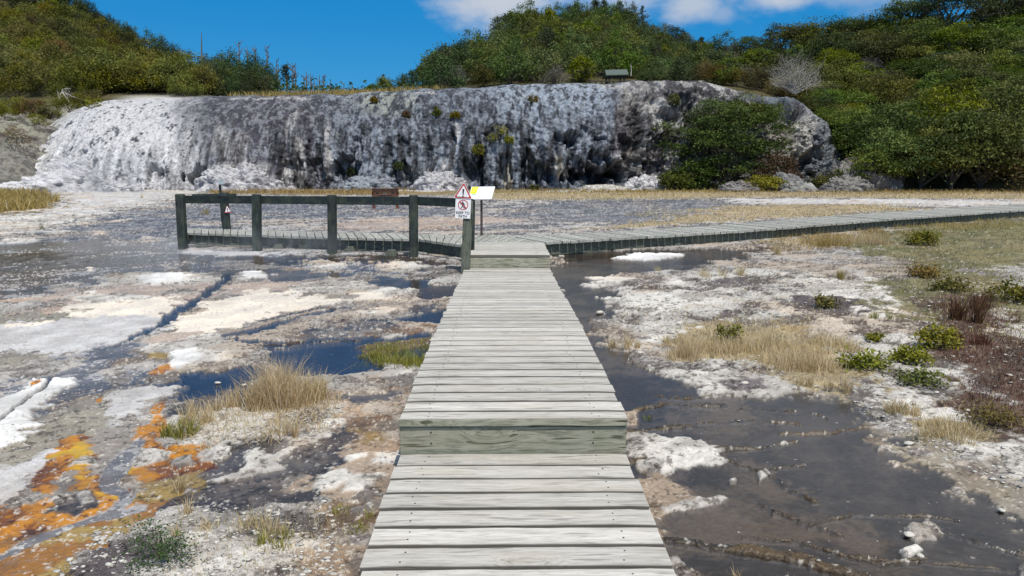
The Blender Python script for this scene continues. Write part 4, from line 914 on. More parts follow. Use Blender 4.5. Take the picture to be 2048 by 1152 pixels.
# ================================================================== BOARDWALK
CX = 0.05; HW = 0.65
def plank_x(mb, x0, x1, y0, y1, z, th, rnd, nseg=14, slope=0.0):
    """one board lying across the path, edges a little worn and wavy"""
    xs = np.linspace(x0, x1, nseg); V = []
    wb = rng.normal(0, .0022, (nseg, 2)); wb = (wb + np.roll(wb, 1, 0)) / 1.5
    tz = rng.normal(0, .0015); cup = abs(rng.normal(0, .0012))
    c = .005
    for i, x in enumerate(xs):
        a = y0 + wb[i, 0]; b = y1 + wb[i, 1]; q = 0.0 if 0 < i < nseg - 1 else .003
        zt = z + tz * (x - CX); z2 = zt + slope * (y1 - y0)
        V += [(x, a, zt - th), (x, a, zt - c - q), (x, a + c, zt - q), (x, (a + b) / 2, (zt + z2) / 2 - cup - q), (x, b - c, z2 - q), (x, b, z2 - c - q), (x, b, z2 - th)]
    F = []; k = 7
    for i in range(nseg - 1):
        for j in range(k):
            jn = (j + 1) % k; F.append((i * k + j, i * k + jn, (i + 1) * k + jn, (i + 1) * k + j)[::-1])
    F += [tuple(range(k)), tuple((nseg - 1) * k + j for j in range(k - 1, -1, -1))]
    mb.add(V, F, rnd, gr=[1, .9, .12, 0, .12, .9, 1] * nseg)
def nail(mb, x, y, z, r=.0045):
    n = 7; V = [(x + r * math.cos(2 * math.pi * i / n), y + r * math.sin(2 * math.pi * i / n), z + .0012) for i in range(n)] + [(x + r * math.cos(2 * math.pi * i / n), y + r * math.sin(2 * math.pi * i / n), z - .01) for i in range(n)]
    mb.add(V, [tuple(range(n))] + [(i, n + i, n + (i + 1) % n, (i + 1) % n) for i in range(n)])
bw = empty('boardwalk', (CX, 4.3, -.2), 'pale weathered timber boardwalk running away from the viewer with two steps up', 'boardwalk')
Y1 = zpt(1021, 906, -.038)[1]; Z1 = -.038; Z2 = .172; Y2 = 11.2; Z3 = .235
def zmid(y): return Z2 - .138 * sst(5.5, 11.2, y)
NAILS = []
def flight(name, ys, ye, zf, pitch=.175, wdt=.150):
    mb = MB(); y = ye; 
    while y > ys + .02:
        p = pitch * rng.uniform(.97, 1.03); w = min(p - .012, wdt * rng.uniform(.96, 1.03)) if p > .1 else p
        a = max(y - w, ys); z = zf(a); sl = (zf(y) - z) / max(.01, y - a)
        jx = rng.normal(0, .005, 2); r = rng.random()
        plank_x(mb, CX - HW + jx[0], CX + HW + jx[1], a, y, z, .045, r, slope=sl)
        for sx in (-.49, .47):
            for fy in (.25, .75): NAILS.append((CX + sx + rng.normal(0, .012), a + (y - a) * fy + rng.normal(0, .005), z + sl * (y - a) * fy))
        y -= p
    mb.build(name, M['deck'], bw)
flight('deck', -1.0, Y1 - .01, lambda y: Z1)
flight('deck', Y1 - .005, Y2 - .02, zmid)
flight('deck', Y2 - .01, 12.95, lambda y: Z3 + .003 * (y - 11))
NAILS.sort(key=lambda p: abs(p[1] - 2.4)); NV_ = [p for p in NAILS if p[1] > 1.9]; far_ = MB()
for i, p in enumerate(NV_):
    if i < 96: mb = MB(); nail(mb, *p); mb.build('nail', M['nail'], bw)
    else: nail(far_, *p)
tag(far_.build('nails', M['nail'], bw), kind='stuff')
def board(name, x0, x1, y0, y1, z0, z1, rnd, mat):
    mb = MB(); mb.beam((x0, (y0 + y1) / 2, (z0 + z1) / 2), (x1, (y0 + y1) / 2, (z0 + z1) / 2), y1 - y0, z1 - z0, r=rnd, bev=.004); return mb.build(name, mat, bw)
# a slightly proud greenish front board under each nosing
board('riser', CX - HW, CX + HW, Y1 + .005, Y1 + .045, Z1 - .03, Z2 - .053, .37, M['riser'])
board('nosing', CX - HW - .002, CX + HW + .002, Y1 - .012, Y1 - .006, Z2 - .047, Z2 - .004, .82, M['riser'])
board('riser', CX - HW, CX + HW, Y2 + .005, Y2 + .045, zmid(Y2) - .02, Z3 - .05, .91, M['riser'])
for sx in (-.47, .46):
    for zz in (.02, .085):
        nl = MB(); nl.tube([(CX + sx, Y1 + .009, zz), (CX + sx, Y1 + .0035, zz)], .006, 7); nl.build('nail', M['nail'], bw)
for sx in (-.46, 0, .46):
    mb = MB()
    mb.beam((CX + sx, -1, Z1 - .125), (CX + sx, Y1, Z1 - .125), .05, .15, r=.2)
    for a, b in zip(np.linspace(Y1 + .05, Y2 - .02, 9)[:-1], np.linspace(Y1 + .05, Y2 - .02, 9)[1:]):
        mb.beam((CX + sx, a, zmid(a) - .125), (CX + sx, b, zmid(b) - .125), .05, .15, r=.5)
    mb.beam((CX + sx, Y2 + .05, Z3 - .12), (CX + sx, 12.9, Z3 - .12), .05, .14, r=.7)
    mb.build('joist', M['beam'], bw)
for i, y in enumerate(np.arange(1.5, 12.8, 1.9)):
    for sx in (-.5, .5):
        mb = MB(); mb.box((CX + sx - .06, y - .06, -.55), (CX + sx + .06, y + .06, (Z1 if y < Y1 else zmid(y) if y < Y2 else Z3) - .20)); mb.build('pile', M['beam'], bw)

def polyat(P, t):
    seg = np.linalg.norm(np.diff(P, axis=0), axis=1); s = np.concatenate([[0], np.cumsum(seg)]); L = s[-1]
    return np.array([np.interp(t * L, s, P[:, k]) for k in range(P.shape[1])]), L
def walkway(root, near, far, mat_p, beam_mat, pitch=.172, over=.13, blocks=()):
    near = np.array(near); far = np.array(far); _, L = polyat(near, 0); n = int(L / pitch)
    mb = MB(); 
    for i in range(n):
        a0, _ = polyat(near, (i + .052) / n); a1, _ = polyat(near, (i + .942) / n); b0, _ = polyat(far, (i + .052) / n); b1, _ = polyat(far, (i + .942) / n)
        d = (a0 - b0); d /= np.linalg.norm(d); e = d * rng.normal(0, .012); dz = rng.normal(0, .0025)
        T = [a0 + e, a1 + e, b1, b0]; T = [t + np.array([0, 0, dz]) for t in T]; B = [t - np.array([0, 0, .042]) for t in T]
        mb.hexa(B + T, rng.random())
    mb.build('deck', mat_p, root)
    for k, (P, Q) in enumerate([(near, far), (far, near), ((near + far) / 2, near)]):
        mb = MB()
        m = max(2, len(P)); dirs = Q - P; dirs[:, 2] = 0; dirs = dirs / (np.linalg.norm(dirs, axis=1)[:, None] + 1e-9)
        R_ = P + dirs * over
        for i in range(m - 1): mb.beam(R_[i] - np.array([0, 0, .145]), R_[i + 1] - np.array([0, 0, .145]), .045, .20, r=.1 * i)
        mb.build('beam', beam_mat, root)
Z = lambda x, y, z=.24: zpt(x, y, z)
# viewing platform with its railing, left of the junction
pf = empty('viewing_platform', zpt(640, 474, 0), 'low timber viewing platform turning left at the end of the boardwalk, beneath the railing', 'platform')
walkway(pf, [Z(374, 465.5), Z(506, 470), Z(662, 475), Z(838, 478.5), Z(922, 490, .232)], [Z(374, 456.5), Z(506, 459.5), Z(662, 464), Z(850, 468.5), Z(945, 470)], M['deckend'], M['beam'])
mb = MB(); a = Z(922, 490, .23); b = Z(945, 470, .23); c = Z(1165, 470.5, .23); d = Z(1100, 485, .23)
nj = 13; 
for i in range(nj):
    p0 = a + (d - a) * (i + .05) / nj; p1 = a + (d - a) * (i + .93) / nj; q0 = b + (c - b) * (i + .05) / nj; q1 = b + (c - b) * (i + .93) / nj
    p0[1] = max(p0[1], 12.97); p1[1] = max(p1[1], 12.97)
    mb.hexa([v - np.array([0, 0, .045]) for v in (p0, p1, q1, q0)] + [p0, p1, q1, q0], rng.random())
mb.build('deck', M['deckend'], pf)
for px, py in [(398, 500), (552, 502), (697, 507), (800, 505), (640, 500), (780, 515)]:
    q = zpt(px, py, -.02); mb = MB(); mb.box((q[0] - .10, q[1] + .12, -.12), (q[0] + .10, q[1] + .30, .045), .3); mb.box((q[0] - .07, q[1] + .15, .045), (q[0] + .07, q[1] + .27, .09), .7); mb.build('footing', M['signpost'], pf)
mb = MB(); q = Z(372, 470, .2); mb.box((q[0] - .10, q[1] - .0, .10), (q[0] + .02, q[1] + .5, .235), .4); mb.build('end_block', M['beam'], pf)
# walkway to the right
NE = [(1092, 484.5), (1202, 478), (1396, 467), (1563, 455.5), (1794, 437), (2048, 420), (2400, 399)]
NP3 = np.array([Z(x, y) for x, y in NE]); dirs = np.gradient(NP3, axis=0); nr = np.stack([-dirs[:, 1], dirs[:, 0], 0 * dirs[:, 0]], 1); nr /= np.linalg.norm(nr, axis=1)[:, None]
wdt_ = np.array([1.15, 1.1, 1.15, 1.3, 1.5, 1.7, 1.8])[:, None]; FE = NP3 + nr * wdt_
rw = empty('side_boardwalk', zpt(1500, 470, 0), 'long narrow timber boardwalk leading off to the right across the flat', 'boardwalk')
walkway(rw, NP3, FE, M['deckend'], M['beam'])
for t in (.10, .30, .335, .52, .7, .86):
    p, _ = polyat(NP3, t); q, _ = polyat(FE, t); v = (q - p) / np.linalg.norm(q - p)
    mb = MB(); a = p + v * .05; b = q - v * .05; mb.beam(np.array([a[0], a[1], .03]), np.array([b[0], b[1], .03]), .16, .06, r=t); mb.build('footing', M['signpost'] if t in (.30, .335) else M['beam'], rw)

# ---- railing
rl = empty('railing', zpt(513, 503, 0), 'dark stained railing of square posts and one thick rail along the left platform', 'railing')
PO = [(366, 500, 388), (513, 504, 388.5), (664, 509, 389.5), (827, 515, 390)]
tops = []
for px, pb, pt in PO:
    q = zpt(px, pb, -.015); D = q[1]; t = ypt(px - (6 if px < 400 else 0), pt, D); mb = MB()
    mb.beam((q[0], D, -.3), (t[0], D, t[2]), .145, .145, up=(0, 1, 0), r=rng.random(), bev=.012); mb.build('post', M['post'], rl); tops.append((t[0], D, t[2]))
tops.append(tuple(ypt(944, 406, 11.75)))
def rail(a, b, r, za=-.105, zb=-.105):
    mb = MB(); mb.beam((a[0], a[1] + .09, a[2] + za), (b[0], b[1] + .09, b[2] + zb), .05, .145, r=r, bev=.006); mb.build('rail', M['rail'], rl)
rail(tops[0], tops[1], .1); rail((tops[1][0] + .02, tops[1][1], tops[1][2]), tops[2], .4); rail(tops[2], tops[3], .6); rail(tops[3], tops[4], .8, -.105, -.01)
mb = MB(); e = tops[4]; mb.beam((e[0] - .03, e[1] + .13, -.1), (e[0] - .005, e[1] + .13, e[2] + .05), .10, .10, up=(0, 1, 0), r=.3, bev=.01); mb.build('post', M['post'], rl)

# ---- warning sign beside the upper step
ws = empty('warning_sign', zpt(928, 556, -.1), 'warning triangle above a KEEP TO PATH plate on a leaning wooden post', 'sign')
b0 = zpt(929, 556, -.09); D = 11.08; b0 = np.array([ypt(929, 556, D)[0], D, -.3]); t0 = ypt(937, 402, D)
mb = MB(); mb.beam(b0, t0, .135, .10, up=(0, 1, 0), r=.35, bev=.008); mb.build('post', M['signpost'], ws)
S = D / FPX * 1.0                      # metres per photo pixel at this distance
th = R(4); ax = np.array([math.cos(th) * S, 0, -math.sin(th) * S]); ay = np.array([-math.sin(th) * -S * .0 + math.sin(th) * S, 0, math.cos(th) * S])
def scr(px, py, dy): return ypt(px, py, D + dy)
def rtri(cx, cy, r, k, n=5):          # triangle with rounded corners, circumradius r
    pts = []
    for i in range(3):
        a = math.pi / 2 + i * 2 * math.pi / 3; c = (cx + (r - k) * math.cos(a) * 1.0, cy + (r - k) * math.sin(a))
        for j in range(n + 1):
            q = a - math.pi / 3 + j * 2 * math.pi / 3 / n; pts.append((c[0] + k / 2 * math.cos(q), c[1] + k / 2 * math.sin(q)))
    return pts
o3 = scr(926.5, 386, -.075)
mb = MB(); mb.plate(rtri(0, 0, 21.5, 3), o3, ax, ay, .006); tri = mb.build('warning_triangle', M['white'], ws)
mb = MB()
mb.plate(rtri(0, 0, 20.3, 3.4), o3 + np.array([0, -.0035, 0]), ax, ay, .003); mb.build('red_border', M['red'], tri)
mb = MB(); mb.plate(rtri(0, 0, 15.2, 2.5), o3 + np.array([0, -.007, 0]), ax, ay, .003); mb.build('white_field', M['white'], tri)
mb = MB(); mb.plate([(-1.0, -3.2), (1.0, -3.2), (1.7, 6.5), (1.2, 7.8), (-1.2, 7.8), (-1.7, 6.5)], o3 + np.array([0, -.0105, 0]), ax, ay, .003)
mb.plate([(1.5 * math.cos(i * .52), -6 + 1.5 * math.sin(i * .52)) for i in range(12)], o3 + np.array([0, -.0105, 0]), ax, ay, .003); mb.build('exclamation_mark', M['black'], tri)
o4 = scr(926, 417, -.068)
th2 = R(2.5); ax = np.array([math.cos(th2) * S, 0, -math.sin(th2) * S]); ay = np.array([math.sin(th2) * S, 0, math.cos(th2) * S])
mb = MB(); mb.plate([(-15.5, -19.5), (15, -19.5), (15.5, 19), (-15, 19)], o4, ax, ay, .005); kp = mb.build('keep_to_path_plate', M['white'], ws)
oo = o4 + np.array([0, -.0035, 0])
mb = MB(); mb.ring((0, 7), 8.6, 10.2, oo, ax, ay, .003)
q = 8.9 * .707; wv = .65; mb.plate([(-q - wv, 7 + q - wv), (-q + wv, 7 + q + wv), (q + wv, 7 - q + wv), (q - wv, 7 - q - wv)], oo + np.array([0, -.0075, 0]), ax, ay, .003); mb.build('prohibition_ring', M['red'], kp)
mb = MB(); o5 = oo + np.array([0, -.0035, 0])
mb.plate([(-.9 + 1.3 * math.cos(i * .6), 12.8 + 1.3 * math.sin(i * .6)) for i in range(10)], o5, ax, ay, .003)
mb.plate([(-1.6, 11.2), (.6, 11.4), (1.9, 6.4), (-.9, 6.0)], o5, ax, ay, .003)
mb.plate([(-.8, 6.6), (.9, 6.2), (-1.4, 2.2), (-4.0, 0.4), (-4.6, 1.4), (-2.6, 3.0)], o5, ax, ay, .003)
mb.plate([(.2, 6.6), (1.9, 6.4), (2.6, 3.2), (2.8, 0.2), (1.3, 0.2), (1.2, 3.2)], o5, ax, ay, .003)
mb.plate([(.4, 11.2), (1.4, 10.8), (4.2, 7.2), (3.6, 6.6)], o5, ax, ay, .003)
mb.plate([(-1.6, 10.8), (-1.2, 9.8), (-4.6, 8.2), (-5.0, 9.0)], o5, ax, ay, .003); mb.build('walking_figure', M['black'], kp)
def text(s, name, org, axx, size, mat, parent, wscale=1.0, up=None):
    cu = bpy.data.curves.new(name, 'FONT'); cu.body = s; cu.size = 1.0; cu.align_x = 'CENTER'; cu.extrude = .02; cu.offset = .012
    ob = bpy.data.objects.new(name, cu); COL.objects.link(ob); bpy.context.view_layer.update()
    me = bpy.data.meshes.new_from_object(ob.evaluated_get(bpy.context.evaluated_depsgraph_get()))
    V = np.array([v.co[:] for v in me.vertices]); F = [tuple(p.vertices) for p in me.polygons]
    bpy.data.objects.remove(ob); bpy.data.meshes.remove(me)
    axx = np.array(axx) / np.linalg.norm(axx); upv = np.array(up if up is not None else (0, 0, 1.)); nz = np.cross(axx, upv)
    W = np.array(org) + V[:, :1] * axx * size * wscale + V[:, 1:2] * upv * size + V[:, 2:] * nz * .05
    return mk(name, W, F, mat, parent)
text('KEEP TO', 'lettering', o4 + ay * -11.0 + np.array([0, -.0065, 0]), ax, 7.4 * S, M['black'], kp, .95)
text('PATH', 'lettering', o4 + ay * -18.0 + np.array([0, -.0065, 0]), ax, 7.4 * S, M['black'], kp, .9)

# ---- interpretation panel on a thin post behind it
ip = empty('information_panel', zpt(963, 469, .24), 'white slanted information panel with a yellow map patch on a thin brown post', 'sign')
f = zpt(963, 470, .24); Dp = f[1]
mb = MB(); mb.beam((f[0], Dp, .20), (f[0] + .005, Dp, ypt(963, 395, Dp)[2]), .045, .045, up=(0, 1, 0), bev=.004); mb.build('post', M['metalbrown'], ip)
c0 = ypt(937, 398.5, Dp - .16); c1 = ypt(983, 398, Dp - .16); c2 = ypt(990, 373, Dp + .14); c3 = ypt(943, 373.5, Dp + .14)
nrm = np.cross(c1 - c0, c3 - c0); nrm /= np.linalg.norm(nrm)
def quad(name, pts, mat, par, off, thk=.003):
    mb = MB(); A = [p + nrm * off for p in pts]; mb.hexa([p - nrm * thk for p in A] + A); return mb.build(name, mat, par)
board_ = quad('panel', [c0, c1, c2, c3], M['white'], ip, .0, .022)
pp = lambda u, v: c0 + (c1 - c0) * u + (c3 - c0) * v
quad('yellow_map', [pp(.02, .42), pp(.27, .42), pp(.32, .97), pp(.03, .97)], M['yellow'], board_, .004)
quad('blue_strip', [pp(.10, .33), pp(.30, .33), pp(.30, .41), pp(.10, .41)], M['cyan'], board_, .004)
mb = MB(); 
for u, v in [(.06, .88), (.10, .70), (.13, .58), (.20, .80), (.17, .74)]:
    a = pp(u, v) + nrm * .006; mb.tube([a, pp(u + .05, v + .06) + nrm * .006], .004, 4)
mb.build('map_lines', M['greyink'], board_)
# ---- small panel further left
sp1 = empty('small_information_panel', ypt(441, 392, 20.5) * [1, 1, 0], 'small grey tilted panel on a dark post behind the left end of the railing', 'sign')
a = ypt(441, 388, 20.5); mb = MB(); mb.beam((a[0], 20.5, -.05), (a[0], 20.5, ypt(441, 369, 20.5)[2]), .05, .05, up=(0, 1, 0)); mb.build('post', M['darkwood'], sp1)
c0 = ypt(438, 369, 20.4); c1 = ypt(450, 368, 20.4); c2 = ypt(445, 359, 20.62); c3 = ypt(432, 359.5, 20.62); nrm = np.cross(c1 - c0, c3 - c0); nrm /= np.linalg.norm(nrm)
quad('panel', [c0, c1, c2, c3], M['panelgrey'], sp1, 0, .02)
# ---- post with a fallen warning triangle and a short cross board
q = zpt(454, 459, .2); Dq = q[1]
tp_ = empty('platform_post', (q[0], Dq, .2), 'thick dark post with a crooked small warning triangle at the back of the platform', 'post')
mb = MB(); mb.beam((q[0], Dq, -.2), (q[0] - .02, Dq, ypt(450, 385, Dq)[2]), .15, .13, up=(0, 1, 0), r=.6, bev=.01); mb.build('post', M['post'], tp_)
mb = MB(); mb.beam(ypt(385, 391, Dq + .12), ypt(472, 390, Dq + .12), .05, .06, r=.2); mb.build('cross_board', M['rail'], tp_)
S2 = Dq / FPX; th = R(-6); ax2 = np.array([math.cos(th) * S2, 0, -math.sin(th) * S2]); ay2 = np.array([math.sin(th) * S2, 0, math.cos(th) * S2]); o6 = ypt(455.5, 420.5, Dq - .085)
mb = MB(); mb.plate(rtri(0, 0, 10, 1.6), o6, ax2 * .82, ay2, .005); t2 = mb.build('warning_triangle', M['red'], tp_)
mb = MB(); mb.plate(rtri(0, .6, 8, 1.2), o6 + np.array([0, -.0035, 0]), ax2 * .82, ay2, .003); mb.build('white_field', M['white'], t2)
mb = MB(); mb.plate([(-.5, -.5), (.5, -.5), (.8, 4), (-.8, 4)], o6 + np.array([0, -.007, 0]), ax2, ay2, .003); mb.plate([(-.6, -2.4), (.6, -2.4), (.6, -1.3), (-.6, -1.3)], o6 + np.array([0, -.007, 0]), ax2, ay2, .003); mb.build('exclamation_mark', M['black'], t2)
# ---- brown name board out on the flat
Dn = 27.0; nb_ = empty('name_board', ypt(783, 395, Dn) * [1, 1, 0], 'dark brown carved name board standing in golden grass beyond the railing', 'sign')
def bq(x0, y0, x1, y1, dy, th_, name, mat, r=0.0, par=None):
    a = ypt(x0, y1, Dn); b = ypt(x1, y0, Dn); mb = MB(); mb.box((a[0], Dn + dy, a[2]), (b[0], Dn + dy + th_, b[2]), r); return mb.build(name, mat, par or nb_)
bd = bq(744, 377, 796, 384, 0, .05, 'top_board', M['brownwood'], .3)
bq(747, 384.3, 793, 389, .012, .03, 'back_board', M['brownwood'], .7)
bq(752, 385.2, 757, 388.2, .006, .005, 'slot', M['black']); bq(783, 385.2, 788, 388.2, .006, .005, 'slot', M['black']); bq(766, 385.5, 774, 388, .005, .006, 'plaque', M['signpost'], .2)
b2 = bq(744, 389.3, 796, 396, 0, .05, 'lower_board', M['brownwood'], .5)
for xx in (746.5, 793.5):
    a = ypt(xx, 396, Dn); mb = MB(); mb.box((a[0] - .05, Dn + .052, -.2), (a[0] + .05, Dn + .13, ypt(xx, 376, Dn)[2])); mb.build('post', M['brownwood'], nb_)
text('GOLDEN FLEECE', 'lettering', ypt(770, 382.6, Dn - .006), (1, 0, 0), .125, M['black'], bd, .95)
text('TERRACE', 'lettering', ypt(770, 394.6, Dn - .006), (1, 0, 0), .125, M['black'], b2, .95)

# ---- shelter on the terrace top
Ds = 60.0; f0 = ypt(1235, 168, Ds); SZ = f0[2]
sh = empty('shelter', f0, 'small open lookout shelter with a dull green pitched roof above the terrace', 'shelter')
x0 = ypt(1211, 151, Ds - .6)[0]; x1 = ypt(1256, 151, Ds - .6)[0]; ze = ypt(1235, 150.5, Ds - .6)[2]; zr = ypt(1235, 140.5, Ds + .5)[2]
mb = MB(); A = [(x0, Ds - .9, ze), (x1, Ds - .9, ze + .05), (x1 + .05, Ds + .3, zr + .05), (x0 + .08, Ds + .3, zr)]; mb.hexa([(a, b, c - .06) for a, b, c in A] + A)
A = [(x0 + .08, Ds + .3, zr), (x1 + .05, Ds + .3, zr + .05), (x1, Ds + 1.5, ze + .05), (x0, Ds + 1.5, ze)]; mb.hexa([(a, b, c - .06) for a, b, c in A] + A); mb.build('roof', M['roofgreen'], sh)
mb = MB(); mb.box((x0 + .15, Ds - .7, ze - .22), (x1 - .1, Ds - .62, ze - .04)); mb.build('beam', M['darkwood'], sh)
for xx in (x0 + .3, x1 - .3):
    for yy in (Ds - .66, Ds + 1.2):
        mb = MB(); mb.box((xx - .07, yy - .07, SZ - .6), (xx + .07, yy + .07, ze - .06)); mb.build('post', M['darkwood'], sh)
mb = MB(); xl = ypt(1180, 163, Ds - 1)[0]; xr = ypt(1262, 163, Ds - 1)[0]; zt = ypt(1220, 162, Ds - 1)[2]
mb.box((xl, Ds - 1.05, zt - .05), (xr, Ds - .98, zt + .03)); mb.box((xl, Ds - 1.04, zt - .32), (xr, Ds - .99, zt - .26)); mb.build('handrail', M['darkwood'], sh)
for k in range(8):
    xx = xl + (xr - xl) * k / 7; mb = MB(); mb.box((xx - .04, Ds - .98, SZ - .8), (xx + .04, Ds - .9, zt + .02)); mb.build('handrail_post', M['darkwood'], sh)

# ================================================================== PLANTS
def leaves(cen, size, nrm_bias, tint, up=.35, asp=.55):
    """one small pointed leaf spray (triangle pair) per centre"""
    n = len(cen); a = rng.normal(size=(n, 3)); a[:, 2] *= .7; a /= np.linalg.norm(a, axis=1)[:, None]
    b = rng.normal(size=(n, 3)) + nrm_bias; b -= (b * a).sum(1)[:, None] * a; b /= np.linalg.norm(b, axis=1)[:, None] + 1e-9
    w = np.cross(a, b); s = (size * rng.uniform(.6, 1.35, n))[:, None]
    V = np.stack([cen - a * s * .5, cen + w * s * asp * .5 + b * s * .08, cen + a * s * .6, cen - w * s * asp * .5 - b * s * .04], 1).reshape(-1, 3)
    F = np.arange(n * 4).reshape(-1, 4); return V, F, np.repeat(tint, 4)
def crown_pts(seed, rx, ry, rz, nc, per, cr, flat=.55, lump=.25, low=-.35, shell=.72):
    r = np.random.default_rng(seed); d = r.normal(size=(nc * 3, 3)); d /= np.linalg.norm(d, axis=1)[:, None]; d = d[d[:, 2] > low][:nc]
    k = 1 + lump * fbm(d[:, 0] * 2 + seed, d[:, 1] * 2 + d[:, 2] * 2.3, 1.0, 3, seed % 97)
    rad = (shell + (1 - shell) * r.random(len(d)) ** .5) * k
    c = d * rad[:, None] * np.array([rx, ry, rz])
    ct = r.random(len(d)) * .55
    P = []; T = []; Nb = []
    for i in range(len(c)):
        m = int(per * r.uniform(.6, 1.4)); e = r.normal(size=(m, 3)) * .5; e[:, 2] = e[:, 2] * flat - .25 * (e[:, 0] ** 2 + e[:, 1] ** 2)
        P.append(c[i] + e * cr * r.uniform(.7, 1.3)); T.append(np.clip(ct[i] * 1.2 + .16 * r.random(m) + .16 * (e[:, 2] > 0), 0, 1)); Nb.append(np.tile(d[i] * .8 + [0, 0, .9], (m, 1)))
    return np.concatenate(P), np.concatenate(T), np.concatenate(Nb), c
def limbs(mb, base, tips, r0, seed, n=5, fork=.35, droop=0):
    r = np.random.default_rng(seed)
    for t in tips:
        base = np.array(base, float); t = np.array(t, float); L = np.linalg.norm(t - base); pts = []
        for i in range(n + 1):
            f = i / n; p = base * (1 - f) + t * f; p[2] = base[2] + (t[2] - base[2]) * f ** (.8 if droop == 0 else .6); p[:3] += r.normal(size=3) * L * .045 * math.sin(f * math.pi); pts.append(p)
        mb.tube(pts, [r0 * (1 - .85 * i / n) for i in range(n + 1)], 5)
        for k in range(2):
            i = r.integers(n // 2, n); q = pts[i] + r.normal(size=3) * L * .16 + [0, 0, L * .06]; mb.tube([pts[i], (pts[i] + q) / 2 + r.normal(size=3) * L * .02, q], [r0 * .35, r0 * .22, r0 * .08], 4)
PARK = (0, -500, -50)
def plant(name, label, cat, group, mat, seed, rx, ry, rz, h0, nc, per, cr, leaf, flat=.55, lump=.25, trunk=.10, low=-.35, shell=.72, ntips=9, bark='bark', asp=.55, extra=None):
    """crown centre at height h0 above the foot; trunk with limbs reaching into the crown"""
    e = empty(name, (0, 0, 0), label, cat, group)
    P, T, Nb, c = crown_pts(seed, rx, ry, rz, nc, per, cr, flat, lump, low, shell); P[:, 2] += h0; c[:, 2] += h0
    V, F, t = leaves(P, leaf, Nb, T, asp=asp)
    if extra is not None:
        V2, F2, t2 = extra; F = np.concatenate([F, F2 + len(V)]); V = np.concatenate([V, V2]); t = np.concatenate([t, t2])
    mk('crown', V, F, M[mat], e, False, cols={'tint': t})
    if trunk > 0:
        mb = MB(); k = np.random.default_rng(seed + 5).choice(len(c), min(ntips, len(c)), replace=False)
        f = np.array([0, 0, max(.05, (h0 - rz) * .6)]); mb.tube([(0, 0, -.4), f * .6 + [.03, .02, 0], f], [trunk * 1.2, trunk, trunk * .8], 6)
        limbs(mb, f, [c[i] * [.92, .92, 1] for i in k], trunk * .6, seed); mb.build('trunk', M[bark], e)
    return e
# -- prototypes, each moved to its first spot when it is first used
PR = {}
def proto(k, *a, **kw): PR[k] = [plant(*a, **kw), False]
GL = dict(olive=('shrub', 'bushes covering the left hillside', 'olive green feathery bush in the dense scrub of the left hillside'),
          hill=('tree', 'trees covering the middle hill', 'mid green rounded tree among the dense bush of the middle hill'),
          right=('tree', 'tall bushes of the right hand slope', 'dark olive layered tree in the bush of the right hand slope'))
for i in range(4): proto('olive%d' % i, 'manuka_bush', GL['olive'][2], 'shrub', GL['olive'][1], ['olive', 'olive', 'rust', 'olive'][i], 401 + i, 1.9, 1.9, 1.6, 1.5, 52, 75, .66, .17, .75, .45, .07, low=-.5, shell=.66)
for i in range(3): proto('hill%d' % i, 'forest_tree', GL['hill'][2], 'tree', GL['hill'][1], ['green', 'green', 'dark'][i], 421 + i, 2.1, 2.1, 2.0, 2.2, 46, 62, .80, .23, .7, .6, .12, low=-.5, shell=.68)
proto('hill3', 'forest_tree', GL['hill'][2], 'tree', GL['hill'][1], 'kanuka', 427, 1.6, 1.6, 2.3, 2.4, 90, 30, .65, .25, .7, .5, .12, low=-.6, shell=.5)
proto('hill4', 'forest_tree', 'grey brown twiggy bush among the green trees of the middle hill', 'tree', 'grey brown bushes of the middle hill', 'greyleaf', 428, 1.7, 1.7, 1.4, 1.5, 70, 26, .8, .15, .6, .45, .10, low=-.4, shell=.4, ntips=20)
proto('hill5', 'forest_tree', 'yellow olive feathery tree among the darker trees of the middle hill', 'tree', 'yellow olive trees of the middle hill', 'olive', 429, 1.8, 1.8, 1.8, 2.0, 80, 34, .7, .20, .5, .5, .10, low=-.5, shell=.5)
proto('right4', 'kanuka_tree', 'grey brown thin leaved bush on the right hand slope', 'tree', 'grey brown bushes of the right hand slope', 'greyleaf', 446, 2.2, 2.0, 1.5, 1.9, 60, 40, .9, .12, .3, .45, .12, low=-.4, shell=.4, ntips=24)
proto('right5', 'kanuka_tree', 'yellow olive layered bush on the right hand slope', 'tree', 'yellow olive bushes of the right hand slope', 'olive', 447, 2.3, 2.1, 1.6, 2.0, 76, 70, .9, .16, .22, .45, .12, low=-.4, shell=.5, ntips=14)
for i in range(4): proto('right%d' % i, 'kanuka_tree', GL['right'][2], 'tree', GL['right'][1], ['kanuka', 'kanuka', 'dark', 'kanuka'][i], 441 + i, 2.5, 2.3, 1.9, 2.3, 78, 80, .95, .17, .20, .40, .12, low=-.45, shell=.55, ntips=14)
proto('dark0', 'broadleaf_tree', 'very dark green tree in the clump left of the gap in the hills', 'tree', 'dark trees on the terrace edge', 'dark', 451, 2.3, 2.3, 2.6, 2.6, 120, 34, .75, .26, .8, .4, .14, low=-.6, shell=.6)
proto('dark1', 'broadleaf_tree', 'very dark green tree in the clump left of the gap in the hills', 'tree', 'dark trees on the terrace edge', 'dark', 452, 1.9, 1.9, 3.0, 3.0, 110, 34, .7, .24, .8, .5, .14, low=-.6, shell=.55)
def put(k, p, s, rz=None, label=None, group=None, sz=None):
    e, used = PR[k]; rz = rng.uniform(0, 6.28) if rz is None else rz; sc = (s, s, s * (sz or rng.uniform(.85, 1.15)))
    if not used:
        PR[k][1] = True; e.location = [float(v) for v in p]; e.rotation_euler = (0, 0, rz); e.scale = sc
        if label: e['label'] = label
        if group: e['group'] = group
        return e
    return dup(e, p, rz, sc, label, group)
R2 = random.Random(5)
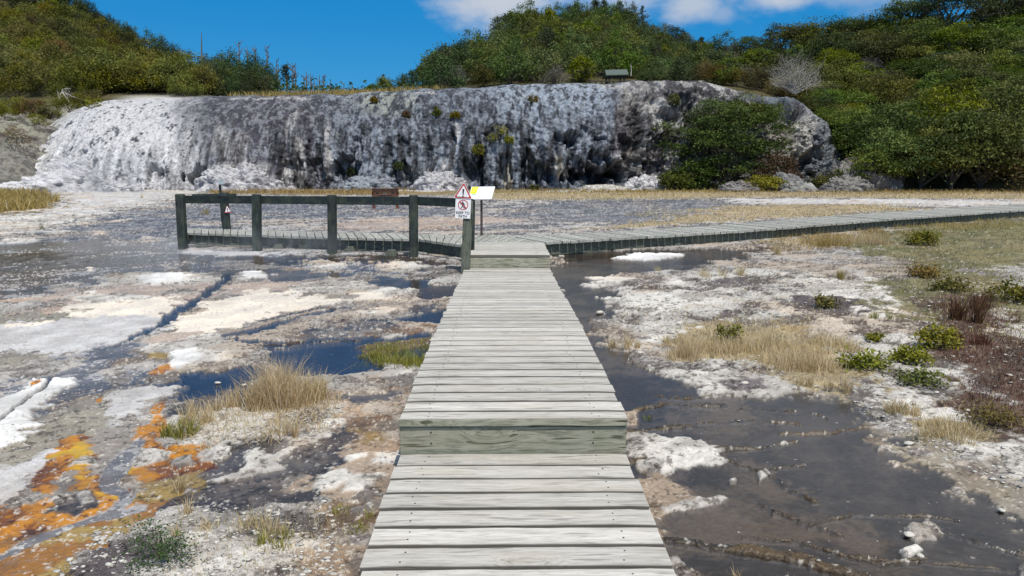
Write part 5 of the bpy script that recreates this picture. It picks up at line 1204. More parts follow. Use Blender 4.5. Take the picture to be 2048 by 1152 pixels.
# left hillside
PL = []
def scatter(n, xr, tr, fn, mind, tries=6000, tp=1.0):
    pts = []
    for _ in range(tries):
        if len(pts) >= n: break
        px = R2.uniform(*xr); t = R2.uniform(0, 1) ** tp; t = tr[0] + (tr[1] - tr[0]) * t
        if not fn(px, t): continue
        p = hill(px, t); q = proj(p); q = (float(q[0]), float(q[1]))
        if all((q[0] - a) ** 2 + ((q[1] - b) * 1.5) ** 2 > mind * mind * sc_ for a, b, sc_ in pts): pts.append((q[0], q[1], 1)); yield px, t, p
for px, t, p in scatter(125, (-70, 430), (.10, 1.0), lambda x, t: (x > 150 or t > .17 + (150 - x) * .0009) and not (x > 330 and t < .12), 21):
    k = 'olive%d' % R2.choice([0, 1, 3, 0, 1, 2, 3]) if not (t > .85 and px < 300 and R2.random() < .75) else R2.choice(['hill2', 'dark0'])
    sc = R2.uniform(.62, .95) * (1 + .15 * t) * (.75 if k[0] != 'o' else 1)
    put(k, p - [0, 0, .3], sc, label=GL['olive'][2] if k[0] == 'o' else 'dark green tree on the skyline of the left hill', group=GL['olive'][1] if k[0] == 'o' else 'dark trees on the left skyline')
# left ridge trees standing clear of the scrub
for px, row, h, k in [(238, 60, 2.6, 'dark0'), (290, 92, 3.2, 'dark0'), (342, 122, 3.6, 'dark1'), (368, 134, 3.8, 'dark1'), (205, 40, 3.0, 'dark0'), (222, 50, 3.4, 'dark1'), (262, 82, 2.0, 'hill2')]:
    p = hill(px, .99); put(k, p - [0, 0, .4], h / 5.4, label='dark green tree on the skyline of the left hill', group='dark trees on the left skyline')
# dark clump above the white shelf
for i, (px, t, s) in enumerate([(428, .45, .8), (450, .6, .95), (468, .8, 1.1), (482, .5, 1.0), (497, .8, 1.05), (512, .5, .95), (440, .85, .9), (528, .7, .95), (543, .5, .9), (455, .25, .85), (500, .3, .85), (556, .35, .7), (425, .25, .6), (475, .2, .75), (520, .2, .75), (540, .2, .65), (440, .15, .6), (412, .5, .6), (560, .6, .55), (485, .1, .55), (462, .1, .5), (510, .1, .5)]):
    put(['dark0', 'dark1'][i % 2], hill(px, t) - [0, 0, .3], s * .62, label='very dark green tree in the clump left of the gap in the hills', group='dark trees on the terrace edge')
for px, t, s in [(395, .05, .6), (418, .08, .75), (385, .12, .95), (360, .10, .9), (330, .10, 1.0), (300, .10, .95), (270, .12, 1.0), (235, .12, 1.05), (205, .12, 1.05)]:
    put('olive%d' % R2.choice([0, 1, 3]), hill(px, t) - [0, 0, .2], s, label='yellow green bush standing at the edge of the white shelf on the left', group='bushes at the edge of the white shelf')
# middle hill
cnt = 0
for px, t, p in scatter(165, (880, 1440), (.02, 1.0), lambda x, t: not (1190 < x < 1280 and t < .06) and not (x < 920 and t > .9), 15.0):
    k = 'hill%d' % R2.choice([0, 1, 2, 3, 0, 1, 2, 4, 5, 5]); put(k, p - [0, 0, .5], R2.uniform(.48, .68) * (1 + .55 * t) * (1.15 if px < 1260 else .85), group=PR[k][0]['group'], label=PR[k][0]['label'])
for px, t, s in [(752, .3, .30), (775, .4, .45), (786, .4, .35), (812, .5, .5), (835, .5, .5), (852, .6, .6), (870, .6, .7), (885, .5, .8), (900, .8, .9)]:
    put('hill%d' % R2.choice([2, 3]), hill(px, t) - [0, 0, .2], s, label='small thin tree on the low skyline left of the middle hill', group='small trees on the low skyline')
# right slope, down to the flat
rf = lambda x, t: not (x > 1770 and t > .84) and (x > 1690) or (x > 1600 and t > .12) or (t > .07 and x < 1600)
for px, t, p in scatter(125, (1430, 2150), (.0, 1.0), rf, 28):
    k = 'right%d' % R2.choice([0, 1, 2, 3, 0, 3, 4, 5, 5]); big_ = .74 + .14 * t if px > 1600 else .50 + .22 * t
    put(k, p - [0, 0, .4], R2.uniform(.85, 1.15) * big_, group=PR[k][0]['group'], label=PR[k][0]['label'])
PLC = [(1425, .03, .45, 'olive2'), (1460, .03, .5, 'olive2'), (1500, .03, .5, 'olive2'), (1540, .04, .5, 'olive2'), (1400, .05, .5, 'olive2'), (1570, .04, .5, 'olive2')]
for px, t, s, k in PLC: put(k, hill(px, t), s, label='low rusty green scrub bush along the top edge of the broken cliff', group='scrub along the cliff top')
# low edge bushes at the right foot
for px, py, Y, s in [(1740, 372, 44.6, .62), (1790, 372, 44.6, .8), (1840, 376, 44.5, .85), (1900, 376, 44.3, 1.0), (1960, 376, 44.4, 1.0), (2020, 377, 44.4, 1.05), (2080, 377, 44.6, 1.1), (1880, 340, 47.0, 1.1), (1780, 340, 47.5, 1.0), (1990, 345, 47, 1.15)]:
    q = ypt(px, 379, Y); q[2] = 0 if Y < 46 else 1.2; put(R2.choice(['right0', 'right1', 'right3', 'olive2']), q, s, label='tall spreading bush at the foot of the right slope beside the golden grass', group='bushes at the foot of the right slope')
for i_, (px, t, s) in enumerate([(1612, .02, .42), (1632, .05, .5), (1648, .02, .5), (1662, .06, .55), (1676, .02, .6), (1690, .05, .6), (1640, .11, .55), (1665, .14, .6), (1605, .08, .45), (1590, .06, .4), (1700, .01, .7), (1685, .12, .7)]):
    k = ['right0', 'right1', 'right3', 'right5'][i_ % 4]; put(k, hill(px, t) - [0, 0, .2], s, group=PR[k][0]['group'], label=PR[k][0]['label'])
for i_, (px, py, Y, s) in enumerate([(20, 240, 53, .55), (60, 232, 53.5, .5), (100, 236, 54, .45), (140, 222, 56, .5), (170, 215, 57, .45), (80, 262, 52.5, .35), (30, 262, 52, .4), (125, 250, 54.5, .25), (10, 285, 50, .35), (75, 300, 49.5, .3), (55, 318, 48, .28), (185, 208, 58, .4)]):
    q = ypt(px, py + 6, Y); put(['olive0', 'olive2', 'olive3'][i_ % 3], q, s, group='small bushes on the left bank', label='small olive or rusty bush on the rocky left bank below the hillside scrub')
# the big bush standing before the broken cliff
def one(name, label, cat, loc, **kw):
    e = plant(name, label, cat, None, **kw); e.location = [float(v) for v in loc]; return e
q = ypt(1450, 377, 46.6); q[2] = 0
one('kanuka_tree', 'large dark bush with layered olive sprays standing in front of the broken cliff', 'tree', q, mat='kanuka', seed=501, rx=2.8, ry=1.6, rz=2.8, h0=3.1, nc=105, per=125, cr=.85, leaf=.15, flat=.20, lump=.75, trunk=.16, low=-.9, shell=.45, ntips=30)
q = ypt(1415, 300, 48.0); q[2] = 2.2
one('kanuka_tree', 'narrower upright bush growing against the cliff left of the large layered bush', 'tree', q, mat='dark', seed=502, rx=1.5, ry=1.0, rz=1.9, h0=1.6, nc=110, per=50, cr=.7, leaf=.15, flat=.4, lump=.35, trunk=.08, low=-.8, shell=.5)
q = ypt(1490, 250, 49.0); q[2] = 4.0
one('kanuka_tree', 'flat topped olive bush spreading over the upper cliff behind the large bush', 'tree', q, mat='kanuka', seed=503, rx=1.9, ry=1.2, rz=.85, h0=.8, nc=110, per=50, cr=.75, leaf=.15, flat=.3, lump=.3, trunk=.07, low=-.6, shell=.5)
q = ypt(1380, 376, 46.0); q[2] = 0
one('shrub', 'light green leafy shrub at the left foot of the large bush', 'shrub', q, mat='green', seed=504, rx=1.3, ry=.9, rz=.9, h0=.9, nc=70, per=44, cr=.45, leaf=.13, flat=.6, trunk=.04, low=-.8)
q = ypt(1352, 378, 45.6); q[2] = 0
one('shrub', 'rounded olive shrub between the pale spout and the large bush', 'shrub', q, mat='olive', seed=505, rx=.95, ry=.8, rz=.62, h0=.6, nc=60, per=40, cr=.4, leaf=.12, trunk=.03, low=-.8)
q = ypt(1528, 374, 44.0); q[2] = 0
one('shrub', 'bright yellow green low spreading shrub in front of the boulders', 'shrub', q, mat='lime', seed=506, rx=1.25, ry=.8, rz=.42, h0=.42, nc=80, per=44, cr=.36, leaf=.12, flat=.4, trunk=.03, low=-.6)
q = ypt(1548, 370, 45.6); q[2] = .2
one('shrub', 'golden olive shrub behind the yellow green shrub', 'shrub', q, mat='rust', seed=507, rx=1.3, ry=.9, rz=1.0, h0=1.0, nc=80, per=40, cr=.5, leaf=.13, trunk=.04, low=-.8)
q = ypt(1740, 372, 45.0); q[2] = .2
one('shrub', 'straggly olive shrub growing over the rough rock heap', 'shrub', q, mat='rust', seed=508, rx=1.3, ry=.9, rz=.9, h0=1.2, nc=80, per=40, cr=.5, leaf=.12, trunk=.04, low=-.8)
q = ypt(1660, 374, 44.4); q[2] = 0
one('shrub', 'low green shrub among the boulders left of the layered rock', 'shrub', q, mat='olive', seed=509, rx=1.2, ry=.7, rz=.5, h0=.45, nc=70, per=40, cr=.4, leaf=.12, trunk=.03, low=-.6)
# plants that cling to the cliff: (px, py, size m, material, words)
for i, (px, py, s, mt, lb) in enumerate([(998, 282, .75, 'olive', 'dark olive clump clinging to the drip curtains right of the warning sign'), (1018, 288, .35, 'lime', 'small yellow green tuft beside the dark olive clump on the cliff'), (957, 305, .48, 'lime', 'upright yellow green fern like plant low on the cliff above the white panel'),
        (1067, 204, .40, 'rust', 'small golden shrub high on the blue grey dome'), (873, 234, .40, 'olive', 'small olive shrub halfway up the cliff left of centre'), (912, 240, .38, 'rust', 'little brown shrub topping the white drip streak'), (700, 345, .35, 'dark', 'dark shrub in the hollow left of the pale mound'),
        (812, 232, .3, 'rust', 'rusty tuft on the mid grey cliff above the brown board'), (1345, 210, .5, 'olive', 'olive tuft among the broken white rocks'), (1330, 275, .7, 'olive', 'olive bush in the crack of the broken white rocks'), (750, 205, .3, 'rust', 'tiny rusty tuft near the cliff top left of centre'),
        (98, 250, .8, 'olive', 'olive shrub on the lichened left bank'), (35, 290, 1.1, 'rust', 'rusty shrub hanging between the two left boulders'), (190, 214, .7, 'lime', 'yellow green bush where the white flank meets the scrub'), (1068, 380, .35, 'olive', 'single weedy tuft in the golden grass under the blue grey dome'), (800, 338, .4, 'dark', 'dark weed growing in the hollow behind the brown board')]):
    j = np.argmin((qx - px) ** 2 + (qy - py) ** 2 + 1e3 * (arc > 8 * 9)); q = P2.reshape(-1, 3)[j] if py < 370 else ypt(px, py, 45.5)
    if px < 90: q = ypt(px, py, 47.5)
    one('shrub', lb, 'shrub', q + np.array([0, -.1, -.15 * s]), mat=mt, seed=520 + i, rx=s * .7, ry=s * .5, rz=s * .7, h0=s * .45, nc=30, per=22, cr=s * .32, leaf=.10, flat=.8, trunk=.02, low=-.6, ntips=5)
# pines on the middle hill skyline
def pine(px, top, foot, D, w, lb, mat='dark', gap=.0):
    a = ypt(px, foot, D); b = ypt(px, top, D); h = b[2] - a[2]; e = empty('pine_tree', a, lb, 'tree'); mb = MB(); mb.tube([a - [0, 0, .5], a + [0, 0, h * .5], b], [.16, .10, .03], 6); mb.build('trunk', M['bark'], e)
    C_ = []; T = []
    nl = int(h / .42)
    for i in range(nl):
        f = i / nl; z = h * (.22 + .78 * f); r = w * (1 - f) ** .8 * rng.uniform(.6, 1.2) + .12
        for k in range(7):
            if rng.random() < gap: continue
            an = rng.uniform(0, 6.28); m = 18; u = rng.random(m) ** .7; c = np.stack([math.cos(an) * r * u, math.sin(an) * r * u, z + .35 * r * u - .1 * u], 1) + rng.normal(size=(m, 3)) * .12; C_.append(c); T.append(rng.random(m) * .6)
    C_ = np.concatenate(C_) + a; V, F, t = leaves(C_, .20, np.tile([0, 0, 1.], (len(C_), 1)), np.concatenate(T)); mk('crown', V, F, M[mat], e, cols={'tint': t}); return e
for px, top, foot, D, w, gp, lb in [(1208, -2, 62, 140, 2.1, .1, 'broad dark pine nearest the top of the middle hill'), (1238, 2, 60, 140, 1.6, .25, 'open branched pine right of the hilltop'), (1284, 11, 76, 135, 1.5, .3, 'slender tall pine standing alone on the right shoulder of the middle hill'),
                                   (1192, 0, 40, 145, .9, .2, 'thin pine tip just right of the hill summit'), (574, 127, 172, 85, .9, .05, 'small dark conical pine among the dead poles at the left gap'), (1068, 20, 60, 140, .7, .3, 'thin pine on the left shoulder of the middle hill'), (1402, 72, 120, 108, .6, .4, 'spindly sapling on the skyline right of the middle hill')]:
    pine(px, top, foot, D, w, lb, gap=gp)
# dead poles on the left skyline
DT = [(403, 65, 135, 90, 0), (477, 82, 125, 92, 4), (494, 92, 130, 92, 3), (510, 90, 125, 92, 4), (534, 92, 130, 90, 5), (553, 118, 160, 88, 2), (557, 130, 165, 88, 3), (584, 125, 175, 84, 5), (590, 130, 178, 84, 3), (607, 150, 185, 82, 1), (613, 142, 185, 82, 2), (622, 148, 188, 80, 4), (638, 150, 190, 80, 1), (645, 150, 190, 80, 3),
      (660, 163, 193, 78, 3), (688, 166, 194, 78, 1), (705, 168, 194, 78, 2), (459, 95, 120, 92, 1), (628, 160, 190, 80, 1), (670, 172, 194, 78, 1), (700, 175, 195, 78, 0), (715, 178, 195, 78, 1), (1236, 0, 30, 145, 2)]
for i, (px, top, foot, D, nb2) in enumerate(DT):
    a = ypt(px, foot + 6, D); b = ypt(px + R2.uniform(-1, 1), top, D); h = b[2] - a[2]; r0 = .085 + .012 * h
    e = empty('dead_tree', a, 'very tall bare thin pole rising above the dark clump' if i == 0 else 'bare grey dead trunk standing against the sky in the gap between the hills', 'tree', None if i == 0 else 'dead trunks on the left skyline')
    mb = MB(); mb.tube([a, a * .5 + b * .5 + [R2.uniform(-.1, .1), 0, 0], b], [r0, r0 * .7, r0 * .25], 5)
    for k in range(nb2 * 2):
        f = R2.uniform(.35, .9); p = a * (1 - f) + b * f; L = h * R2.uniform(.12, .32); sd_ = R2.choice([-1, 1]); q = p + [sd_ * L * .6, R2.uniform(-.3, .3), L * .75]; mb.tube([p, (p + q) / 2 + [sd_ * L * .08, 0, -L * .05], q], [r0 * .5, r0 * .35, r0 * .15], 4)
    mb.build('trunk', M['deadwood'], e)
# leaning bleached trunk, fallen bleached branches, grey dead bush
def branchy(name, lb, cat, root, tips, r0, mat, seed, n=6, sub=5):
    e = empty(name, root, lb, cat); mb = MB(); limbs(mb, root, tips, r0, seed, n); r = np.random.default_rng(seed)
    for t in tips:
        for k in range(sub):
            f = r.uniform(.4, 1); p = np.array(root) * (1 - f) + np.array(t) * f; L = np.linalg.norm(np.array(t) - root); q = p + r.normal(size=3) * L * .2 + [0, 0, L * .12]; mb.tube([p, q], [r0 * .25, r0 * .08], 4)
    mb.build('branches', M[mat], e); return e
branchy('leaning_trunk', 'bleached forked trunk leaning to the right above the white shelf', 'dead tree', ypt(392, 178, 66), [ypt(409, 140, 67), ypt(405, 150, 66), ypt(388, 168, 66)], .10, 'deadwhite', 601, sub=1)
branchy('fallen_branch', 'tangle of bleached bare branches hanging from the scrub above the left bank', 'branch', ypt(125, 180, 56), [ypt(118, 200, 55), ypt(138, 205, 55), ypt(150, 195, 55), ypt(142, 178, 55)], .06, 'deadwhite', 602, sub=3)
rb = ypt(1590, 188, 55.0)
branchy('dead_bush', 'pale grey leafless bush above the right end of the cliff', 'shrub', rb, [ypt(1590 + 52 * math.cos(a), 188 - 16 - 62 * abs(math.sin(a)) * u, 55 + rng.uniform(-.8, .8)) for a in np.linspace(.15, 3.0, 22) for u in (.55, .95)], .028, 'deadwhite', 603, sub=9)
P_, T_, Nb_, _c = crown_pts(604, 1.7, 1.1, 1.4, 90, 40, .5, .5, .3, -.3, .5); V, F, t = leaves(P_ + rb + [0, .1, 1.5], .085, Nb_, T_, asp=.18); mk('twigs', V, F, M['greyleaf'], bpy.data.objects['dead_bush'], cols={'tint': t})
branchy('bare_snag', 'crooked pale branch sticking up beside the shelter roof', 'branch', ypt(1262, 152, 61), [ypt(1262, 127, 61)], .06, 'deadwhite', 605, sub=0)
# open crowned trees on the right skyline with their limbs against the sky
def opentree(px, foot, top, D, w, lb, seed, mat='dark'):
    a = ypt(px, foot, D); h = ypt(px, top, D)[2] - a[2]; r = np.random.default_rng(seed); e = empty('gnarled_tree', a, lb, 'tree'); mb = MB(); C_ = []; T = []; Nn_ = []
    for k in range(11):
        an = r.uniform(0, 6.28); rr = w * r.uniform(.35, 1.0); z = h * r.uniform(.62, 1.0); t = a + [math.cos(an) * rr, math.sin(an) * rr * .6, z]; s0 = a + [r.normal() * .1, 0, h * r.uniform(.02, .25)]
        m_ = (s0 + t) / 2 + [-math.cos(an) * rr * .15 + r.normal() * .25, 0, -h * .02 + r.normal() * .2]; m2 = (m_ + t) / 2 + r.normal(size=3) * .25
        mb.tube([s0, m_, m2, t], [.14, .09, .06, .03], 5)
        for kk in range(4):
            q = m2 + (t - m2) * r.uniform(0, 1); q2 = q + r.normal(size=3) * [.7, .7, .35] + [0, 0, .3]; mb.tube([q, (q + q2) / 2 + r.normal(size=3) * .08, q2], [.04, .03, .012], 4)
            for c in (q2, t):
                m = 55; g_ = r.normal(size=(m, 3)) * [.55, .55, .17]; C_.append(c + g_ + [0, 0, .1]); T.append(r.random(m) * .7); Nn_.append(np.tile([0, 0, 1.], (m, 1)))
    C_ = np.concatenate(C_); V, F, t = leaves(C_, .17, np.concatenate(Nn_), np.concatenate(T)); mk('crown', V, F, M[mat], e, cols={'tint': t}); mb.build('trunk', M['bark'], e)
for px, foot, top, D, w, lb, mt in [(1985, 84, -16, 72, 3.6, 'gnarled open crowned tree on the top right skyline with sky between its limbs', 'dark'), (1895, 84, -12, 74, 3.2, 'wide dark tree left of the gnarled tree on the top right skyline', 'dark'), (1818, 70, 12, 77, 2.3, 'dense dark green tree where the right skyline steps up', 'green'), (2050, 80, -25, 72, 3.4, 'dark tree at the top right corner of the picture', 'dark'),
                               (1685, 98, 50, 82, 1.7, 'flat topped dark tree on the right skyline beside the faint cloud', 'dark'), (1745, 92, 46, 80, 1.6, 'bright green tree on the right skyline left of the tall trees', 'kanuka'), (1600, 105, 58, 86, 2.2, 'rounded olive tree on the skyline above the dead bush', 'kanuka')]:
    opentree(px, foot, top, D, w, lb, int(px), mt)
# undergrowth between the trees, its colour darkened for shade in the gaps between crowns
n = 60000; pxs = rng.uniform(-120, 2150, n); ts = rng.uniform(.06, 1, n) ** .8
keep = ~((pxs > 470) & (pxs < 900) & (rng.random(n) > .15)) & ~((pxs < 190) & (ts < .16 + (190 - pxs) * .0008)) & ~((pxs > 1190) & (pxs < 1275) & (ts < .05)) & ~((pxs > 1500) & (pxs < 1690) & (ts < .14)) & ~((pxs > 900) & (pxs < 1690) & (ts < .08)); pxs, ts = pxs[keep], ts[keep]
Pu = hill(pxs, ts); lum = np.maximum(fbm(Pu[:, 0], Pu[:, 1] * .5, .5, 3, 700), -.3); Pu[:, 2] += rng.uniform(0, 1.1, len(Pu)) * (1 + lum)
V, F, t = leaves(Pu, .36, np.tile([0, -.3, 1.], (len(Pu), 1)), np.clip(rng.random(len(Pu)) * .6 + .3 * lum + .1, 0, 1))
for nm, mt, msk in [('undergrowth', 'rustdark', pxs < 450), ('undergrowth', 'dark', (pxs >= 450) & (pxs < 1450)), ('undergrowth', 'darkolive', pxs >= 1450)]:
    k = np.repeat(msk, 4); Vk = V[k]; o = mk(nm, Vk, np.arange(len(Vk)).reshape(-1, 4), M[mt], cols={'tint': t[k]}); tag(o, 'dense low undergrowth filling the %s between the trees' % {'rustdark': 'left hillside', 'dark': 'middle hill', 'darkolive': 'right hand slope'}[mt], 'undergrowth', kind='stuff')

# ------------------------------------------------------------------ grasses
def blades(base, h, w, lean, bend, tint):
    n = len(base); a = rng.uniform(0, 2 * math.pi, n); sd = np.stack([np.cos(a), np.sin(a), 0 * a], 1) * w[:, None] / 2
    up = np.array([0, 0, 1.]); l = lean; mid = base + l * (h * .45)[:, None] + up * (h * .55)[:, None]; tip = base + l * (h * (.9 + bend))[:, None] + up * (h * (1 - .35 * bend))[:, None]
    V = np.stack([base - sd, base + sd, mid + sd * .7, mid - sd * .7, tip], 1).reshape(-1, 3); b = np.arange(n)[:, None] * 5
    F = np.concatenate([b + [0, 1, 2], b + [0, 2, 3], b + [3, 2, 4]]); return V, F, np.repeat(tint, 5)
def tuft(px, py, rad, h, n, mat, label, cat='grass tuft', group=None, spread=.45, ry=None, w=.005):
    c = gpt(px, py); c[2] = ground_z(c[0], c[1]); ry = ry or rad * .6
    g_ = rng.normal(size=(n, 2)) * .45; base = np.stack([c[0] + g_[:, 0] * rad, c[1] + g_[:, 1] * ry, np.full(n, c[2] - .01)], 1)
    nc = 1 if n < 100 else max(3, n // 60); cc = rng.integers(0, nc, n); cen = np.stack([c[0] + rng.normal(size=nc) * .45 * rad, c[1] + rng.normal(size=nc) * .45 * ry], 1)
    base[:, :2] = cen[cc] + rng.normal(size=(n, 2)) * rad * .12; base[:, 2] = [ground_z(x, y) - .008 for x, y in cen][0] if n < 20 else np.array([ground_z(x, y) - .01 for x, y in cen])[cc]
    hh = h * rng.uniform(.35, 1.1, n) * np.exp(-((base[:, 0] - c[0]) / (rad * 1.3)) ** 2); ln = rng.normal(size=(n, 3)) * spread * .5; ln[:, 2] = 0; ln[:, :2] += (base[:, :2] - cen[cc]) / rad * spread * 1.6
    V, F, t = blades(base, hh, np.full(n, w), ln, rng.uniform(0, .7, n), rng.random(n)); e = mk('grass_tuft', V - 0, F, M[mat], cols={'tint': t})
    # origin at the foot
    e.data.transform(__import__('mathutils').Matrix.Translation((-c[0], -c[1], -c[2]))); e.location = [float(v) for v in c]; return tag(e, label, cat, group)
for a in [(555, 812, .32, .40, 1400, 'straw', 'large golden grass clump, the tallest left of the boardwalk'), (620, 800, .20, .26, 500, 'straw', 'grass clump against the right flank of the largest golden clump'), (500, 820, .22, .22, 400, 'straw', 'grass clump against the left flank of the largest golden clump'),
          (400, 845, .22, .20, 260, 'straw', 'sparse dry grass near the dark blue pool'), (370, 870, .16, .18, 220, 'sedge', 'greenish grass tuft at the upper edge of the orange algae'), (560, 870, .34, .10, 300, 'straw', 'short dry grass fringe below the largest golden clump'), (590, 880, .04, .2, 60, 'straw', 'thin upright stems below the largest golden clump'),
          (385, 985, .10, .20, 70, 'straw', 'thin bleached stems beside the yellow algae apron'), (510, 1060, .22, .12, 260, 'straw', 'spiky dry tuft on the grey crust mound'), (510, 1095, .16, .10, 140, 'sedge', 'lower spiky tuft on the grey crust mound'), (370, 1030, .10, .12, 50, 'straw', 'tiny stems at the upper rim of the grey crust mound'),
          (340, 1080, .10, .1, 40, 'straw', 'short stems beside the dark twiggy shrub'), (700, 1040, .2, .06, 160, 'sedge', 'low mossy fringe under the left edge of the boardwalk'),
          (800, 705, .40, .09, 900, 'sedge', 'green sedge island in the blue pool, upper one', ), (810, 725, .36, .10, 900, 'sedge', 'green sedge island in the blue pool, lower one'), (745, 712, .15, .07, 260, 'sedge', 'left end of the green sedge in the blue pool'), (645, 712, .03, .05, 14, 'sedge', 'single sprig standing in the middle of the blue pool'),
          (1385, 715, .30, .20, 700, 'straw', 'fan of dry grass nearest the dark water right of the boardwalk'), (1440, 700, .36, .20, 800, 'straw', 'second fan of dry grass from the boardwalk'), (1520, 700, .40, .18, 800, 'straw', 'broad dry grass patch in the middle of the right field'), (1600, 735, .36, .22, 900, 'straw', 'dry grass clump above the dark pool on the right'),
          (1650, 700, .36, .18, 600, 'straw', 'dry grass clump left of the lime green shrubs'), (1255, 700, .12, .16, 160, 'straw', 'reddish dry tuft at the water edge by the boardwalk'), (1230, 695, .12, .18, 90, 'straw', 'thin tuft leaning over the water by the boardwalk'), (1690, 790, .10, .18, 130, 'straw', 'single upright tuft at the corner of the dark pool'),
          (1615, 775, .16, .14, 200, 'straw', 'short tuft on the bank above the dark pool'), (1800, 830, .18, .14, 300, 'straw', 'dry tuft on the right bank, upper one'), (1900, 875, .30, .16, 600, 'straw', 'dry tuft on the right bank, lower and wider one'), (1850, 850, .16, .10, 200, 'straw', 'short dry grass linking the two bank tufts'),
          (1430, 555, .22, .28, 150, 'straw', 'tall thin tuft among white crust beyond the dark water'), (1475, 550, .16, .22, 130, 'straw', 'tuft beside the tall thin one beyond the dark water'), (1318, 545, .12, .14, 60, 'straw', 'small tuft standing in the dark water beyond'), (1560, 510, .2, .32, 120, 'straw', 'tall tuft at the edge of the brown pool near the side boardwalk'),
          (1680, 560, .14, .2, 150, 'strawgold', 'rust coloured tuft in the right field'), (1740, 488, .5, .3, 700, 'straw', 'long dry clump growing against the side boardwalk'), (1660, 492, .4, .24, 500, 'strawgold', 'dry grass below the side boardwalk, left one'), (1850, 475, .4, .3, 300, 'sedge', 'dark green rush by the side boardwalk'),
          (65, 460, .22, .45, 26, 'dark', 'dark leafless sprig standing on white sinter at the far left'), (272, 420, .22, .45, 22, 'straw', 'faint sprig left of the railing end'), (410, 428, .22, .3, 120, 'strawgold', 'golden tuft seen through the railing'), (283, 397, .2, .4, 60, 'straw', 'small tuft on the steaming white flat'),
          (1470, 1150, .10, .06, 40, 'straw', 'fine grass along the brown weir, left one'), (1565, 1150, .10, .06, 30, 'straw', 'fine grass along the brown weir, right one'), (1290, 835, .10, .06, 60, 'sedge', 'fine grass in the water right of the step'), (1350, 690, .16, .14, 180, 'straw', 'short tuft left of the fan of dry grass'), (1760, 640, .16, .12, 120, 'sedge', 'green weed in the white part of the right field')]:
    tuft(*a)
# low shrubs in the field
def fshrub(px, py, w, h, mat, lb, n=60, leaf=.022, flat=.7, seed=1, dens=30):
    c = gpt(px, py); c[2] = ground_z(c[0], c[1]) - .01; return one('shrub', lb, 'shrub', c, mat=mat, seed=seed, rx=w / 2.1, ry=w / 2.6, rz=h * .42, h0=h * .42, nc=int(n * .6), per=int(dens * .8), cr=w * .20, leaf=leaf, flat=flat, trunk=.006, low=-.8, shell=.25, ntips=12, lump=.6)
fshrub(320, 1135, .32, .24, 'dark', 'dark green twiggy shrub at the bottom left on the grey crust', 70, .013, .8, 801, 34)
fshrub(1985, 858, .36, .20, 'rust', 'compact brown green cushion shrub at the right edge', 70, .02, .8, 802)
fshrub(1872, 698, .42, .26, 'lime', 'bright lime green shrub, the largest in the right field', 70, .035, .7, 803)
fshrub(1815, 728, .36, .18, 'lime', 'lime yellow shrub left of the largest lime shrub', 50, .035, .7, 804); fshrub(1735, 738, .42, .16, 'lime', 'low lime shrub with a brown left half', 50, .035, .7, 805); fshrub(1745, 685, .14, .12, 'lime', 'small lime sprig above the low lime shrub', 20, .03, .7, 806)
fshrub(1840, 768, .42, .14, 'olive', 'dull olive low shrub below the lime shrubs', 50, .03, .7, 807); tuft(1930, 645, .2, .40, 200, 'redherb', 'tall dark red weed in the right field', 'weed', w=.010); tuft(1965, 622, .16, .32, 140, 'redherb', 'second dark red weed behind the tall one', 'weed', w=.010)
fshrub(2030, 605, .6, .3, 'olive', 'dark olive shrub at the right edge above the red weeds', 60, .045, .8, 810); fshrub(1455, 690, .3, .24, 'olive', 'olive green sprig rising from the dry grass fan', 40, .03, 1.0, 811); fshrub(1650, 618, .3, .2, 'olive', 'olive sprig by the dark patch in the right field', 30, .035, 1.0, 812)
fshrub(1900, 585, .5, .22, 'olive', 'wide olive shrub above the red weeds', 60, .04, .8, 813); fshrub(1850, 555, .5, .2, 'rust', 'brown green shrub in the mossy part of the right field', 60, .04, .8, 814); fshrub(1845, 492, .6, .34, 'olive', 'dark olive shrub close to the side boardwalk', 60, .05, .8, 815); tuft(1960, 690, .3, .16, 260, 'redherb', 'low red brown patch of weed right of the largest lime shrub', 'weed', w=.008)
# countless stems: one object per stretch
def region(poly, n, hm, mat, label, w=.005, up=1.0, tmax=1.0, clump=0):
    P = np.array([gpt(x, y)[:2] for x, y in poly]); lo, hi = P.min(0), P.max(0); out = []
    pxp = np.array(poly, float)
    while sum(len(o) for o in out) < n:
        # even per patch of ground, thinned where noise is low
        c = np.stack([rng.uniform(lo[0], hi[0], n * 3), rng.uniform(lo[1], hi[1], n * 3)], 1); k = (sdpoly(c[:, 0], c[:, 1], P) + .15 * fbm(c[:, 0], c[:, 1], 2, 3, 5) * min(1, np.ptp(P[:, 1])) < 0) & (fbm(c[:, 0], c[:, 1], .9 if clump == 0 else clump, 3, 77) > rng.uniform(-.5, .35, len(c))); out.append(c[k])
        if not len(out[-1]): break
    c = np.concatenate(out)[:n]; z = np.array([ground_z(x, y) for x, y in c]) - .006; base = np.stack([c[:, 0], c[:, 1], z], 1)
    h = hm * rng.uniform(.3, 1.1, len(c)); ln = rng.normal(size=(len(c), 3)) * .35; ln[:, 2] = 0
    V, F, t = blades(base, h, np.full(len(c), w), ln, rng.uniform(0, .8, len(c)), np.clip(rng.random(len(c)) * tmax, 0, 1)); return tag(mk('grass', V, F, M[mat], cols={'tint': t}), label, 'grass', kind='stuff')
region([(1320, 700), (1450, 640), (1600, 635), (1720, 700), (1700, 770), (1600, 775), (1480, 735), (1340, 725)], 2600, .09, 'straw', 'loose dry grass spread over the middle of the right field', clump=2.4)
region([(1200, 640), (1500, 560), (1900, 480), (2100, 460), (2100, 880), (1900, 860), (1700, 800), (1400, 740)], 6000, .07, 'straw', 'scattered short dry stems over the crusty right field', clump=1.6)
